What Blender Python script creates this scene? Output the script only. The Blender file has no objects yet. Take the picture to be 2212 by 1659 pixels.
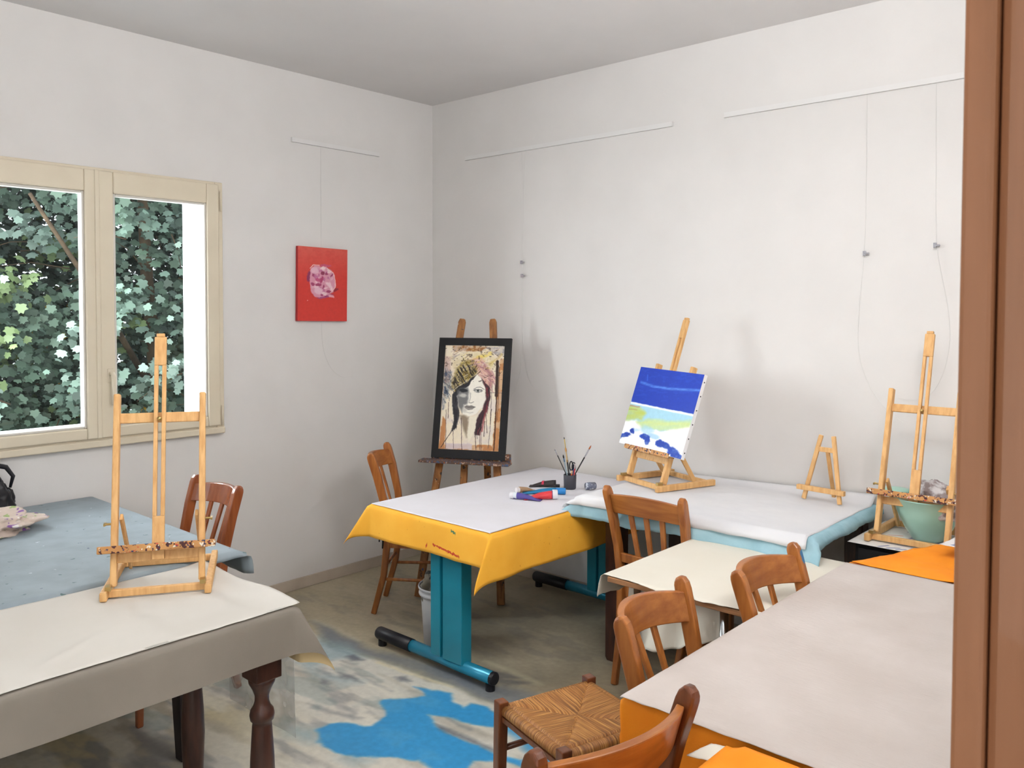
import bpy, bmesh, math, random
import numpy as np
from mathutils import Vector, Matrix
random.seed(7); rng = np.random.default_rng(11)
PI = math.pi
scene = bpy.context.scene
COL = scene.collection

# ------------------------------------------------------------------ camera, world, light
FPX = 1814.34
cam_d = bpy.data.cameras.new('camera'); cam = bpy.data.objects.new('camera', cam_d); COL.objects.link(cam)
cam_d.sensor_fit = 'HORIZONTAL'; cam_d.sensor_width = 36.0
cam_d.lens = FPX * 36.0 / 2212.0
cam_d.shift_y = -99.93 / 2212.0
cam_d.clip_start = 0.02; cam_d.clip_end = 200
yaw, pitch, roll = 2.3033, -0.0338, 0.0024
fw = Vector((math.cos(pitch)*math.cos(yaw), math.cos(pitch)*math.sin(yaw), math.sin(pitch)))
rt = fw.cross(Vector((0, 0, 1))).normalized(); upv = rt.cross(fw)
r2 = rt*math.cos(roll) + upv*math.sin(roll); u2 = -rt*math.sin(roll) + upv*math.cos(roll)
M = Matrix((r2, u2, -fw)).transposed().to_4x4(); M.translation = Vector((4.3411, -3.9955, 1.70))
cam.matrix_world = M
scene.camera = cam
cam_d.dof.use_dof = True; cam_d.dof.focus_distance = 4.2; cam_d.dof.aperture_fstop = 24

scene.view_settings.view_transform = 'Standard'; scene.view_settings.look = 'None'
scene.view_settings.gamma = 1.0; scene.view_settings.use_curve_mapping = False
scene.view_settings.exposure = 0.07

w = bpy.data.worlds.new('world'); scene.world = w; w.use_nodes = True
nt = w.node_tree; nt.nodes.clear()
bg = nt.nodes.new('ShaderNodeBackground'); bg.inputs[0].default_value = (0.88, 0.95, 1.0, 1); bg.inputs[1].default_value = 1.7
nt.links.new(bg.outputs[0], nt.nodes.new('ShaderNodeOutputWorld').inputs[0])

def area(name, loc, target, sx, sy, power, color):
    d = bpy.data.lights.new(name, 'AREA'); d.shape = 'RECTANGLE'; d.size = sx; d.size_y = sy
    d.energy = power; d.color = color
    o = bpy.data.objects.new(name, d); COL.objects.link(o); o.location = loc
    o.rotation_euler = (Vector(target) - Vector(loc)).to_track_quat('-Z', 'Y').to_euler()
    return o
# daylight from the sky outside the visible window; then added fill at an unseen second window
area('daylight_by_window', (-1.15, -3.15, 1.95), (1.9, -0.9, 1.25), 1.7, 1.5, 190, (0.94, 0.97, 1.0))
area('second_window_fill', (0.02, -4.35, 1.75), (3.0, -1.2, 1.2), 1.2, 1.1, 8, (0.94, 0.97, 1.0))
# added fill by the doorway, a bare area light without fixture
area('doorway_fill', (4.05, -4.95, 1.7), (0.4, -0.9, 1.9), 0.5, 1.5, 9, (1.0, 0.985, 0.97))
area('ceiling_fill', (3.7, -2.75, 2.62), (3.7, -2.75, 4), 0.7, 0.7, 92, (1.0, 0.99, 0.985))  # added fill, bounced off the ceiling from an unseen uplighter
area('wall_fill', (4.10, -2.05, 2.45), (0.0, -1.9, 2.9), 0.75, 0.4, 21, (1.0, 0.99, 0.98))  # added fill aimed at the window wall from an unseen box

# ------------------------------------------------------------------ materials
def s2l(c):
    return tuple(((x/12.92) if x <= 0.04045 else ((x+0.055)/1.055)**2.4) for x in c)
def rgb(r, g, b): return s2l((r/255, g/255, b/255))
MATS = {}
def node(nt, t, **kw):
    n = nt.nodes.new(t)
    for k, v in kw.items(): setattr(n, k, v)
    return n
def mat(name, c1, c2=None, scale=8.0, stretch=(1, 1, 1), rough=0.6, bump=0.0, bscale=60.0, metallic=0.0,
        spec=0.4, lo=0.35, hi=0.65, detail=4, trans=0.0, alpha=1.0, ttrans=0.0, coat=0.0, bstretch=None):
    if name in MATS: return MATS[name]
    m = bpy.data.materials.new(name); m.use_nodes = True; nt = m.node_tree; b = nt.nodes['Principled BSDF']
    b.inputs['Roughness'].default_value = rough; b.inputs['Metallic'].default_value = metallic
    b.inputs['Specular IOR Level'].default_value = spec
    b.inputs['Transmission Weight'].default_value = trans; b.inputs['Alpha'].default_value = alpha
    b.inputs['Coat Weight'].default_value = coat
    tc = node(nt, 'ShaderNodeTexCoord'); mp = node(nt, 'ShaderNodeMapping'); mp.inputs['Scale'].default_value = stretch
    nt.links.new(tc.outputs['Object'], mp.inputs[0])
    if c2 is None:
        c2 = tuple(x*0.9 for x in c1)
    nz = node(nt, 'ShaderNodeTexNoise'); nz.inputs['Scale'].default_value = scale; nz.inputs['Detail'].default_value = detail
    nt.links.new(mp.outputs[0], nz.inputs[0])
    cr = node(nt, 'ShaderNodeValToRGB'); cr.color_ramp.elements[0].position = lo; cr.color_ramp.elements[1].position = hi
    cr.color_ramp.elements[0].color = (*c1, 1); cr.color_ramp.elements[1].color = (*c2, 1)
    nt.links.new(nz.outputs[0], cr.inputs[0]); nt.links.new(cr.outputs[0], b.inputs['Base Color'])
    if bump:
        n2 = node(nt, 'ShaderNodeTexNoise'); n2.inputs['Scale'].default_value = bscale; n2.inputs['Detail'].default_value = 3
        if bstretch:
            m2 = node(nt, 'ShaderNodeMapping'); m2.inputs['Scale'].default_value = bstretch
            nt.links.new(tc.outputs['Object'], m2.inputs[0]); nt.links.new(m2.outputs[0], n2.inputs[0])
        else:
            nt.links.new(tc.outputs['Object'], n2.inputs[0])
        bp = node(nt, 'ShaderNodeBump'); bp.inputs['Strength'].default_value = bump; bp.inputs['Distance'].default_value = 0.01
        nt.links.new(n2.outputs[0], bp.inputs['Height']); nt.links.new(bp.outputs[0], b.inputs['Normal'])
    if ttrans:
        tr = node(nt, 'ShaderNodeBsdfTranslucent'); nt.links.new(cr.outputs[0], tr.inputs[0])
        mx = node(nt, 'ShaderNodeMixShader'); mx.inputs[0].default_value = ttrans
        nt.links.new(b.outputs[0], mx.inputs[1]); nt.links.new(tr.outputs[0], mx.inputs[2])
        nt.links.new(mx.outputs[0], nt.nodes['Material Output'].inputs[0])
    MATS[name] = m
    return m
def stained(name, base, base2, cols, scale=55, thr=0.56, stretch=(1, 1, 1), rough=0.55):
    """wood or cloth with dabs of dried paint in several colours"""
    m = mat(name, base, base2, 9, stretch, rough); nt = m.node_tree; b = nt.nodes['Principled BSDF']
    src = b.inputs['Base Color'].links[0].from_socket
    tc = nt.nodes.new('ShaderNodeTexCoord')
    for i, (c, th) in enumerate(cols):
        mp = node(nt, 'ShaderNodeMapping'); mp.inputs['Location'].default_value = (i*3.7+1, i*1.3, i*5.1)
        nt.links.new(tc.outputs['Object'], mp.inputs[0])
        n = node(nt, 'ShaderNodeTexNoise'); n.inputs['Scale'].default_value = scale; n.inputs['Detail'].default_value = 2
        nt.links.new(mp.outputs[0], n.inputs[0])
        r = node(nt, 'ShaderNodeMapRange'); r.inputs[1].default_value = th; r.inputs[2].default_value = th+0.03
        nt.links.new(n.outputs[0], r.inputs[0])
        mx = node(nt, 'ShaderNodeMix', data_type='RGBA'); mx.inputs[7].default_value = (*c, 1)
        nt.links.new(r.outputs[0], mx.inputs[0]); nt.links.new(src, mx.inputs[6]); src = mx.outputs[2]
    nt.links.new(src, b.inputs['Base Color'])
    return m
def attr_mat(name, rough=0.6, bump=0.0, bscale=80, noise=0.06, nscale=90, spec=0.3):
    m = bpy.data.materials.new(name); m.use_nodes = True; nt = m.node_tree; b = nt.nodes['Principled BSDF']
    b.inputs['Roughness'].default_value = rough; b.inputs['Specular IOR Level'].default_value = spec
    a = node(nt, 'ShaderNodeAttribute', attribute_name='paint')
    tc = node(nt, 'ShaderNodeTexCoord'); nz = node(nt, 'ShaderNodeTexNoise'); nz.inputs['Scale'].default_value = nscale; nz.inputs['Detail'].default_value = 3
    nt.links.new(tc.outputs['Object'], nz.inputs[0])
    mr = node(nt, 'ShaderNodeMapRange'); mr.inputs[1].default_value = 0.3; mr.inputs[2].default_value = 0.7
    mr.inputs[3].default_value = 1-noise; mr.inputs[4].default_value = 1+noise
    nt.links.new(nz.outputs[0], mr.inputs[0])
    vm = node(nt, 'ShaderNodeVectorMath', operation='SCALE'); nt.links.new(a.outputs['Color'], vm.inputs[0]); nt.links.new(mr.outputs[0], vm.inputs['Scale'])
    nt.links.new(vm.outputs[0], b.inputs['Base Color'])
    if bump:
        bp = node(nt, 'ShaderNodeBump'); bp.inputs['Strength'].default_value = bump; bp.inputs['Distance'].default_value = 0.005
        n2 = node(nt, 'ShaderNodeTexNoise'); n2.inputs['Scale'].default_value = bscale
        nt.links.new(tc.outputs['Object'], n2.inputs[0]); nt.links.new(n2.outputs[0], bp.inputs['Height']); nt.links.new(bp.outputs[0], b.inputs['Normal'])
    return m

M_wall = mat('wall_paint', rgb(229, 227, 225), rgb(225, 223, 221), 3, rough=0.9, bump=0.04, bscale=180, spec=0.1)
M_ceil = mat('ceiling_paint', rgb(226, 224, 223), rgb(222, 220, 219), 2, rough=0.95, spec=0.1)
M_base = mat('baseboard_paint', rgb(190, 178, 163), rgb(178, 165, 150), 6, rough=0.6)
M_frame = mat('window_frame_paint', rgb(222, 212, 190), rgb(217, 206, 184), 5, rough=0.45)
M_white = mat('white_paint', rgb(240, 240, 240), rgb(232, 232, 234), 5, rough=0.6)
M_easel = mat('beech_wood', rgb(222, 178, 120), rgb(204, 156, 98), 5, (14, 14, 1.6), 0.5, 0.08, 50, bstretch=(10, 10, 1))
M_ledge = stained('paint_stained_beech', rgb(196, 145, 88), rgb(170, 118, 66),
                  [(rgb(70, 30, 30), 0.56), (rgb(35, 45, 85), 0.62), (rgb(225, 220, 205), 0.63), (rgb(190, 70, 50), 0.66)], 70)
M_chair = mat('orange_brown_wood', rgb(172, 108, 52), rgb(140, 80, 34), 4, (10, 10, 1.2), 0.38, 0.06, 40, coat=0.25, bstretch=(12, 12, 1))
M_chair_h = mat('orange_brown_rail', rgb(172, 108, 52), rgb(142, 82, 36), 4, (1.2, 10, 10), 0.38, 0.06, 40, coat=0.25, bstretch=(1, 12, 12))
M_chair_d = mat('dark_brown_wood', rgb(120, 68, 38), rgb(92, 50, 28), 4, (10, 10, 1.2), 0.35, 0.05, 40, coat=0.3)
M_chair_r = mat('reddish_varnished_wood', rgb(150, 84, 48), rgb(128, 66, 36), 4, (10, 10, 1.2), 0.25, 0.04, 40, coat=0.5)
M_dark = mat('dark_table_wood', rgb(74, 42, 30), rgb(52, 28, 20), 5, (8, 8, 1.5), 0.4, 0.05, 40, coat=0.2)
M_vdark = mat('black_brown_wood', rgb(44, 32, 32), rgb(34, 25, 27), 5, (8, 8, 1.5), 0.5)
M_old = stained('old_easel_wood', rgb(160, 108, 58), rgb(120, 76, 38), [(rgb(60, 50, 45), 0.64), (rgb(215, 205, 190), 0.70), (rgb(60, 80, 120), 0.71)], 26, stretch=(6, 6, 1))
M_oldledge = stained('old_ledge_wood', rgb(96, 72, 58), rgb(80, 60, 50), [(rgb(60, 80, 110), 0.55), (rgb(180, 150, 130), 0.6), (rgb(150, 80, 40), 0.62)], 60)
M_teal = mat('teal_painted_steel', rgb(28, 138, 160), rgb(22, 126, 148), 5, rough=0.35, spec=0.5)
M_tube = mat('blue_painted_steel', rgb(40, 150, 184), rgb(36, 140, 174), 5, rough=0.22, spec=0.6, metallic=0.3)
M_black = mat('black_plastic', rgb(26, 26, 32), rgb(20, 20, 26), 8, rough=0.4)
M_blackm = mat('matt_black_paint', rgb(24, 24, 27), rgb(18, 18, 20), 8, rough=0.75)
M_chrome = mat('chrome', rgb(200, 205, 210), rgb(190, 195, 200), 4, rough=0.15, metallic=1.0)
M_brass = mat('brass', rgb(190, 165, 110), rgb(170, 145, 90), 4, rough=0.3, metallic=1.0)
M_paper = mat('white_paper', rgb(226, 224, 230), rgb(220, 218, 222), 3, rough=0.85, bump=0.12, bscale=14, spec=0.15)
M_paperB = mat('white_wrinkled_paper', rgb(228, 228, 230), rgb(220, 221, 225), 3, rough=0.85, bump=0.25, bscale=12, spec=0.15)
M_cream = mat('cream_paper', rgb(230, 226, 214), rgb(225, 220, 206), 2.5, rough=0.85, bump=0.12, bscale=10, spec=0.15)
M_creamE = mat('cream_paper_large', rgb(213, 210, 203), rgb(207, 203, 195), 2.5, rough=0.85, bump=0.12, bscale=10, spec=0.15)
M_beige = mat('pinkish_white_paper', rgb(200, 192, 187), rgb(190, 181, 175), 4, rough=0.85, bump=0.18, bscale=22, spec=0.15, bstretch=(2, 6, 2))
M_orange = stained('orange_cloth', rgb(250, 186, 62), rgb(246, 178, 54), [(rgb(225, 155, 50), 0.72)], 60, rough=0.85)
M_orange2 = mat('bright_orange_cloth', rgb(245, 150, 26), rgb(236, 136, 18), 6, rough=0.8, bump=0.1, bscale=200)
M_blue = mat('light_blue_cloth', rgb(160, 196, 208), rgb(138, 178, 192), 7, rough=0.85, bump=0.25, bscale=25)
M_tealc = mat('teal_cloth', rgb(36, 130, 150), rgb(30, 115, 138), 7, rough=0.85)
M_grey = mat('grey_oilcloth', rgb(150, 141, 130), rgb(140, 131, 121), 3, rough=0.6, bump=0.05, bscale=300)
M_fcloth = stained('speckled_grey_cloth', rgb(150, 164, 172), rgb(138, 151, 158), [(rgb(95, 120, 120), 0.70), (rgb(205, 215, 220), 0.715), (rgb(70, 85, 110), 0.74)], 30, rough=0.5)
M_bare = mat('worn_grey_wood', rgb(150, 140, 125), rgb(120, 110, 96), 4, (4, 4, 1), 0.7)
M_ply = mat('plywood_edge', rgb(176, 126, 84), rgb(140, 98, 64), 6, (2, 2, 20), 0.6)
M_plast = mat('bucket_plastic', rgb(198, 196, 196), rgb(178, 178, 184), 6, rough=0.45)
M_rag = stained('paint_rag', rgb(214, 198, 186), rgb(200, 184, 172), [(rgb(140, 100, 160), 0.6), (rgb(150, 170, 110), 0.6), (rgb(240, 235, 230), 0.66)], 18, rough=0.9)
M_rag2 = stained('dirty_rag', rgb(120, 112, 98), rgb(84, 80, 72), [(rgb(170, 160, 150), 0.6), (rgb(60, 60, 58), 0.58)], 22, rough=0.9)
M_mint = mat('mint_ceramic', rgb(168, 208, 192), rgb(158, 200, 184), 5, rough=0.3, spec=0.5)
M_film = mat('crumpled_wrap', rgb(130, 118, 118), rgb(200, 198, 200), 30, rough=0.25, bump=0.8, bscale=45, lo=0.45, hi=0.6)
M_door = mat('stained_door_wood', rgb(168, 114, 80), rgb(150, 100, 66), 3, (9, 9, 0.5), 0.45, 0.06, 30, bstretch=(20, 20, 1), coat=0.1)
M_rail = mat('aluminium_rail', rgb(232, 231, 230), rgb(228, 227, 226), 4, rough=0.6)
M_cord = mat('clear_nylon', rgb(222, 221, 218), rgb(216, 215, 212), 4, rough=0.3, spec=0.6)
M_exwall = mat('exterior_render', rgb(246, 246, 250), rgb(240, 241, 246), 6, rough=0.9)
M_fence = mat('grey_fence_paint', rgb(120, 126, 136), rgb(108, 114, 124), 5, rough=0.8)
M_ground = mat('garden_soil', rgb(90, 84, 74), rgb(60, 62, 50), 4, rough=0.95)
M_bark = mat('bark', rgb(100, 84, 66), rgb(70, 58, 46), 12, rough=0.9)
M_wax = mat('white_plastic', rgb(236, 234, 238), rgb(228, 226, 230), 8, rough=0.35)
M_steel = mat('ferrule_steel', rgb(190, 190, 196), rgb(170, 170, 178), 8, rough=0.3, metallic=0.9)
M_bristle = mat('orange_bristle', rgb(190, 104, 50), rgb(160, 80, 36), 40, rough=0.7)
def plain(name, r, g, b, rough=0.5, **k): return mat(name, rgb(r, g, b), rgb(r*.93, g*.93, b*.93), 10, rough=rough, **k)

def glass_mat():
    m = bpy.data.materials.new('window_glass'); m.use_nodes = True; nt = m.node_tree; nt.nodes.clear()
    o = node(nt, 'ShaderNodeOutputMaterial'); t = node(nt, 'ShaderNodeBsdfTransparent'); t.inputs[0].default_value = (0.95, 0.98, 0.97, 1)
    g = node(nt, 'ShaderNodeBsdfGlossy'); g.inputs['Roughness'].default_value = 0.02; g.inputs['Color'].default_value = (0.9, 0.95, 1, 1)
    mx = node(nt, 'ShaderNodeMixShader'); fr = node(nt, 'ShaderNodeFresnel'); fr.inputs[0].default_value = 1.35
    nt.links.new(fr.outputs[0], mx.inputs[0]); nt.links.new(t.outputs[0], mx.inputs[1]); nt.links.new(g.outputs[0], mx.inputs[2]); nt.links.new(mx.outputs[0], o.inputs[0])
    return m
M_glass = glass_mat()
def film_mat():
    m = bpy.data.materials.new('clear_plastic_sheet'); m.use_nodes = True; nt = m.node_tree; b = nt.nodes['Principled BSDF']
    b.inputs['Base Color'].default_value = (0.62, 0.62, 0.62, 1); b.inputs['Roughness'].default_value = 0.3
    n = node(nt, 'ShaderNodeTexNoise'); n.inputs['Scale'].default_value = 9; tc = node(nt, 'ShaderNodeTexCoord'); nt.links.new(tc.outputs['Object'], n.inputs[0])
    r = node(nt, 'ShaderNodeMapRange'); r.inputs[1].default_value = 0.3; r.inputs[2].default_value = 0.75; r.inputs[3].default_value = 0.18; r.inputs[4].default_value = 0.42
    nt.links.new(n.outputs[0], r.inputs[0]); nt.links.new(r.outputs[0], b.inputs['Alpha'])
    return m
M_sheet = film_mat()

# ------------------------------------------------------------------ object helpers
def props(o, label=None, cat=None, group=None, kind=None):
    if label: o['label'] = label
    if cat: o['category'] = cat
    if group: o['group'] = group
    if kind: o['kind'] = kind
    return o
def link(name, me, m, parent=None, smooth=False, bevel=0.0, seg=2, solid=0.0, sub=0, autos=None):
    o = bpy.data.objects.new(name, me); COL.objects.link(o)
    if m is not None and not me.materials: me.materials.append(m)
    if smooth:
        for p in me.polygons: p.use_smooth = True
    if solid:
        s = o.modifiers.new('solid', 'SOLIDIFY'); s.thickness = solid; s.offset = 0
    if bevel:
        b = o.modifiers.new('bevel', 'BEVEL'); b.width = bevel; b.segments = seg; b.limit_method = 'ANGLE'; b.angle_limit = math.radians(40)
    if sub:
        b = o.modifiers.new('sub', 'SUBSURF'); b.levels = sub; b.render_levels = sub
    if parent is not None: o.parent = parent
    return o
def bobj(name, bm, m, parent=None, **k):
    me = bpy.data.meshes.new(name); bmesh.ops.recalc_face_normals(bm, faces=bm.faces[:]); bm.to_mesh(me); bm.free()
    return link(name, me, m, parent, **k)
def empty(name, loc=(0, 0, 0), rz=0.0, label=None, cat=None, group=None, sc=1.0):
    o = bpy.data.objects.new(name, None); COL.objects.link(o); o.location = loc; o.rotation_euler = (0, 0, rz)
    o.empty_display_size = 0.1; o.scale = (sc, sc, sc)
    return props(o, label, cat, group)
def box(bm, x0, x1, y0, y1, z0, z1, mtx=None):
    vs = [bm.verts.new((x, y, z)) for z in (z0, z1) for x, y in ((x0, y0), (x1, y0), (x1, y1), (x0, y1))]
    for f in ((0, 3, 2, 1), (4, 5, 6, 7), (0, 1, 5, 4), (1, 2, 6, 5), (2, 3, 7, 6), (3, 0, 4, 7)):
        bm.faces.new([vs[i] for i in f])
    if mtx is not None:
        bmesh.ops.transform(bm, matrix=mtx, verts=vs)
    return vs
def nb(): return bmesh.new()
def sweep(bm, pts, ws, ds, side=(1, 0, 0), cap=True):
    """rectangular bar along pts; ws = width along 'side', ds = depth across"""
    pts = [Vector(p) for p in pts]; n = len(pts); side = Vector(side).normalized(); rings = []
    if not hasattr(ws, '__len__'): ws = [ws]*n
    if not hasattr(ds, '__len__'): ds = [ds]*n
    for i, p in enumerate(pts):
        t = (pts[min(i+1, n-1)] - pts[max(i-1, 0)]).normalized()
        s = (side - t*side.dot(t)).normalized(); d = t.cross(s)
        rings.append([bm.verts.new(p + s*(a*ws[i]/2) + d*(b*ds[i]/2)) for a, b in ((-1, -1), (1, -1), (1, 1), (-1, 1))])
    for a, b in zip(rings, rings[1:]):
        for k in range(4): bm.faces.new((a[k], a[(k+1) % 4], b[(k+1) % 4], b[k]))
    if cap:
        bm.faces.new(rings[0][::-1]); bm.faces.new(rings[-1])
def tube(bm, pts, rs, seg=12, cap=True):
    pts = [Vector(p) for p in pts]; n = len(pts); rings = []
    if not hasattr(rs, '__len__'): rs = [rs]*n
    ref = None
    for i, p in enumerate(pts):
        t = (pts[min(i+1, n-1)] - pts[max(i-1, 0)]).normalized()
        if ref is None:
            ref = t.orthogonal().normalized()
        ref = (ref - t*ref.dot(t)).normalized(); q = t.cross(ref)
        rings.append([bm.verts.new(p + (ref*math.cos(2*PI*k/seg) + q*math.sin(2*PI*k/seg))*rs[i]) for k in range(seg)])
    for a, b in zip(rings, rings[1:]):
        for k in range(seg): bm.faces.new((a[k], a[(k+1) % seg], b[(k+1) % seg], b[k]))
    if cap:
        bm.faces.new(rings[0][::-1]); bm.faces.new(rings[-1])
def lathe(bm, prof, seg=28, c=(0, 0, 0), cap0=True, cap1=True):
    rings = [[bm.verts.new((c[0]+r*math.cos(2*PI*k/seg), c[1]+r*math.sin(2*PI*k/seg), c[2]+z)) for k in range(seg)] for r, z in prof]
    for a, b in zip(rings, rings[1:]):
        for k in range(seg): bm.faces.new((a[k], a[(k+1) % seg], b[(k+1) % seg], b[k]))
    if cap0: bm.faces.new(rings[0][::-1])
    if cap1: bm.faces.new(rings[-1])
def grid_mesh(name, P, colors=None):
    """P: (n,m,3) numpy array of points"""
    n, m = P.shape[:2]; me = bpy.data.meshes.new(name)
    me.vertices.add(n*m); me.vertices.foreach_set('co', P.reshape(-1).astype(np.float32))
    i = np.arange((n-1)*(m-1)); a = (i//(m-1))*m + i % (m-1)
    q = np.stack([a, a+m, a+m+1, a+1], 1).reshape(-1)
    me.loops.add(len(q)); me.loops.foreach_set('vertex_index', q.astype(np.int32))
    me.polygons.add(len(i)); me.polygons.foreach_set('loop_start', (np.arange(len(i))*4).astype(np.int32))
    me.polygons.foreach_set('loop_total', np.full(len(i), 4, np.int32))
    me.update(calc_edges=True)
    if colors is not None:
        at = me.color_attributes.new('paint', 'FLOAT_COLOR', 'POINT')
        c = np.ones((n*m, 4), np.float32); c[:, :3] = lin(colors.reshape(-1, 3)); at.data.foreach_set('color', c.reshape(-1))
    me.validate(); return me
def lin(c):
    c = np.clip(c/255.0, 0, 1); return np.where(c <= 0.04045, c/12.92, ((c+0.055)/1.055)**2.4)

# numpy noise and painting tools
def vn(x, y, seed=0):
    r = np.random.default_rng(seed).random((256, 256)); xi = np.floor(x).astype(int); yi = np.floor(y).astype(int)
    fx = x-xi; fy = y-yi; fx = fx*fx*(3-2*fx); fy = fy*fy*(3-2*fy)
    g = lambda a, b: r[a & 255, b & 255]
    return (g(xi, yi)*(1-fx)+g(xi+1, yi)*fx)*(1-fy) + (g(xi, yi+1)*(1-fx)+g(xi+1, yi+1)*fx)*fy
def fbm(x, y, seed=0, o=4):
    s = 0; a = 0.5; t = 0
    for k in range(o): s = s+a*vn(x*2**k, y*2**k, seed+k); t += a; a *= 0.55
    return s/t
def sdist(X, Y, pts, closed=True):
    d = np.full(X.shape, 1e9); ins = np.zeros(X.shape, bool); n = len(pts)
    for i in range(n if closed else n-1):
        x0, y0 = pts[i]; x1, y1 = pts[(i+1) % n]; vx, vy = x1-x0, y1-y0
        t = np.clip(((X-x0)*vx+(Y-y0)*vy)/(vx*vx+vy*vy+1e-12), 0, 1)
        d = np.minimum(d, np.hypot(X-x0-t*vx, Y-y0-t*vy))
        if closed and y0 != y1:
            ins ^= ((y0 > Y) != (y1 > Y)) & (X < (x1-x0)*(Y-y0)/(y1-y0)+x0)
    return np.where(ins, -d, d) if closed else d
class Paint:
    def __init__(s, X, Y, base): s.X, s.Y = X, Y; s.C = np.zeros(X.shape+(3,)) + np.array(base, float); s.wx = s.wy = 0
    def warp(s, amt, freq, seed): s.wx = amt*(fbm(s.X*freq, s.Y*freq, seed)-.5)*2; s.wy = amt*(fbm(s.X*freq, s.Y*freq, seed+9)-.5)*2
    def mix(s, a, col):
        a = np.clip(a, 0, 1)[..., None]; s.C = s.C*(1-a) + np.array(col, float)*a
    def poly(s, pts, col, a=1.0, soft=2.0, tex=None):
        d = sdist(s.X+s.wx, s.Y+s.wy, pts); m = np.clip(0.5-d/soft, 0, 1)*a
        if tex is not None: m = m*tex
        s.mix(m, col)
    def ell(s, cx, cy, rx, ry, col, a=1.0, soft=0.3, ang=0, tex=None):
        x = s.X+s.wx-cx; y = s.Y+s.wy-cy; c, q = math.cos(ang), math.sin(ang)
        r = np.hypot((x*c+y*q)/rx, (-x*q+y*c)/ry); m = np.clip((1-r)/soft+.5, 0, 1)*a
        if tex is not None: m = m*tex
        s.mix(m, col)
    def line(s, pts, w, col, a=1.0, soft=1.5, tex=None):
        d = sdist(s.X+s.wx*.5, s.Y+s.wy*.5, pts, False); m = np.clip((w/2-d)/soft+.5, 0, 1)*a
        if tex is not None: m = m*tex
        s.mix(m, col)
def bilinear(c, nu, nv):
    """c: TL TR BR BL; rows v from bottom to top -> X,Y arrays (nv,nu)"""
    TL, TR, BR, BL = [np.array(p, float) for p in c]
    u = np.linspace(0, 1, nu)[None, :, None]; v = np.linspace(0, 1, nv)[:, None, None]
    P = (BL*(1-u)+BR*u)*(1-v) + (TL*(1-u)+TR*u)*v
    return P[..., 0], P[..., 1]


M_leaf = attr_mat('ivy_leaf', rough=0.5, noise=0.05, nscale=6, spec=0.4)
# two-sided oilcloth: grey outside, cream lining inside
M_grey2 = mat('grey_oilcloth_lined', rgb(138, 130, 120), rgb(127, 120, 110), 3, rough=0.6, bump=0.05, bscale=300)
_n = M_grey2.node_tree; _b = _n.nodes['Principled BSDF']; _src = _b.inputs['Base Color'].links[0].from_socket
_g = node(_n, 'ShaderNodeNewGeometry'); _m = node(_n, 'ShaderNodeMix', data_type='RGBA'); _m.inputs[7].default_value = (*rgb(206, 184, 140), 1)
_n.links.new(_g.outputs['Backfacing'], _m.inputs[0]); _n.links.new(_src, _m.inputs[6]); _n.links.new(_m.outputs[2], _b.inputs['Base Color'])
# streaks of paint with their own shape on the front hem of the yellow-orange cloth
def paint_streak(m, x0, x1, z0, z1, half, col, nscale=90, thr=0.5):
    nt = m.node_tree; b = nt.nodes['Principled BSDF']; src = b.inputs['Base Color'].links[0].from_socket
    tc = node(nt, 'ShaderNodeTexCoord'); sp = node(nt, 'ShaderNodeSeparateXYZ'); nt.links.new(tc.outputs['Object'], sp.inputs[0])
    def mth(op, a, b_):
        n = node(nt, 'ShaderNodeMath', operation=op)
        for i, v in enumerate((a, b_)):
            if isinstance(v, (int, float)): n.inputs[i].default_value = v
            else: nt.links.new(v, n.inputs[i])
        return n.outputs[0]
    k = (z1-z0)/(x1-x0); line = mth('ADD', mth('MULTIPLY', mth('SUBTRACT', sp.outputs[0], x0), k), z0)
    dd = mth('ABSOLUTE', mth('SUBTRACT', sp.outputs[2], line), 0.0)
    nz = node(nt, 'ShaderNodeTexNoise'); nz.inputs['Scale'].default_value = nscale; nt.links.new(tc.outputs['Object'], nz.inputs[0])
    w_ = mth('MULTIPLY', mth('SUBTRACT', nz.outputs[0], thr-0.18), half*4)
    inside = mth('LESS_THAN', dd, w_); inside = mth('MULTIPLY', inside, mth('GREATER_THAN', sp.outputs[0], x0)); inside = mth('MULTIPLY', inside, mth('LESS_THAN', sp.outputs[0], x1))
    inside = mth('MULTIPLY', inside, mth('LESS_THAN', sp.outputs[1], -1.38))
    mx = node(nt, 'ShaderNodeMix', data_type='RGBA'); mx.inputs[7].default_value = (*col, 1)
    nt.links.new(inside, mx.inputs[0]); nt.links.new(src, mx.inputs[6]); nt.links.new(mx.outputs[2], b.inputs['Base Color'])
paint_streak(M_orange, 1.515, 1.70, 0.622, 0.600, 0.006, rgb(196, 66, 34))
paint_streak(M_orange, 1.468, 1.478, 0.60, 0.618, 0.008, rgb(190, 60, 34), thr=.4)
paint_streak(M_orange, 1.64, 1.67, 0.706, 0.700, 0.006, rgb(90, 130, 90), thr=.45)
# ================================================================== ROOM SHELL
HC = 3.107
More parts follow.
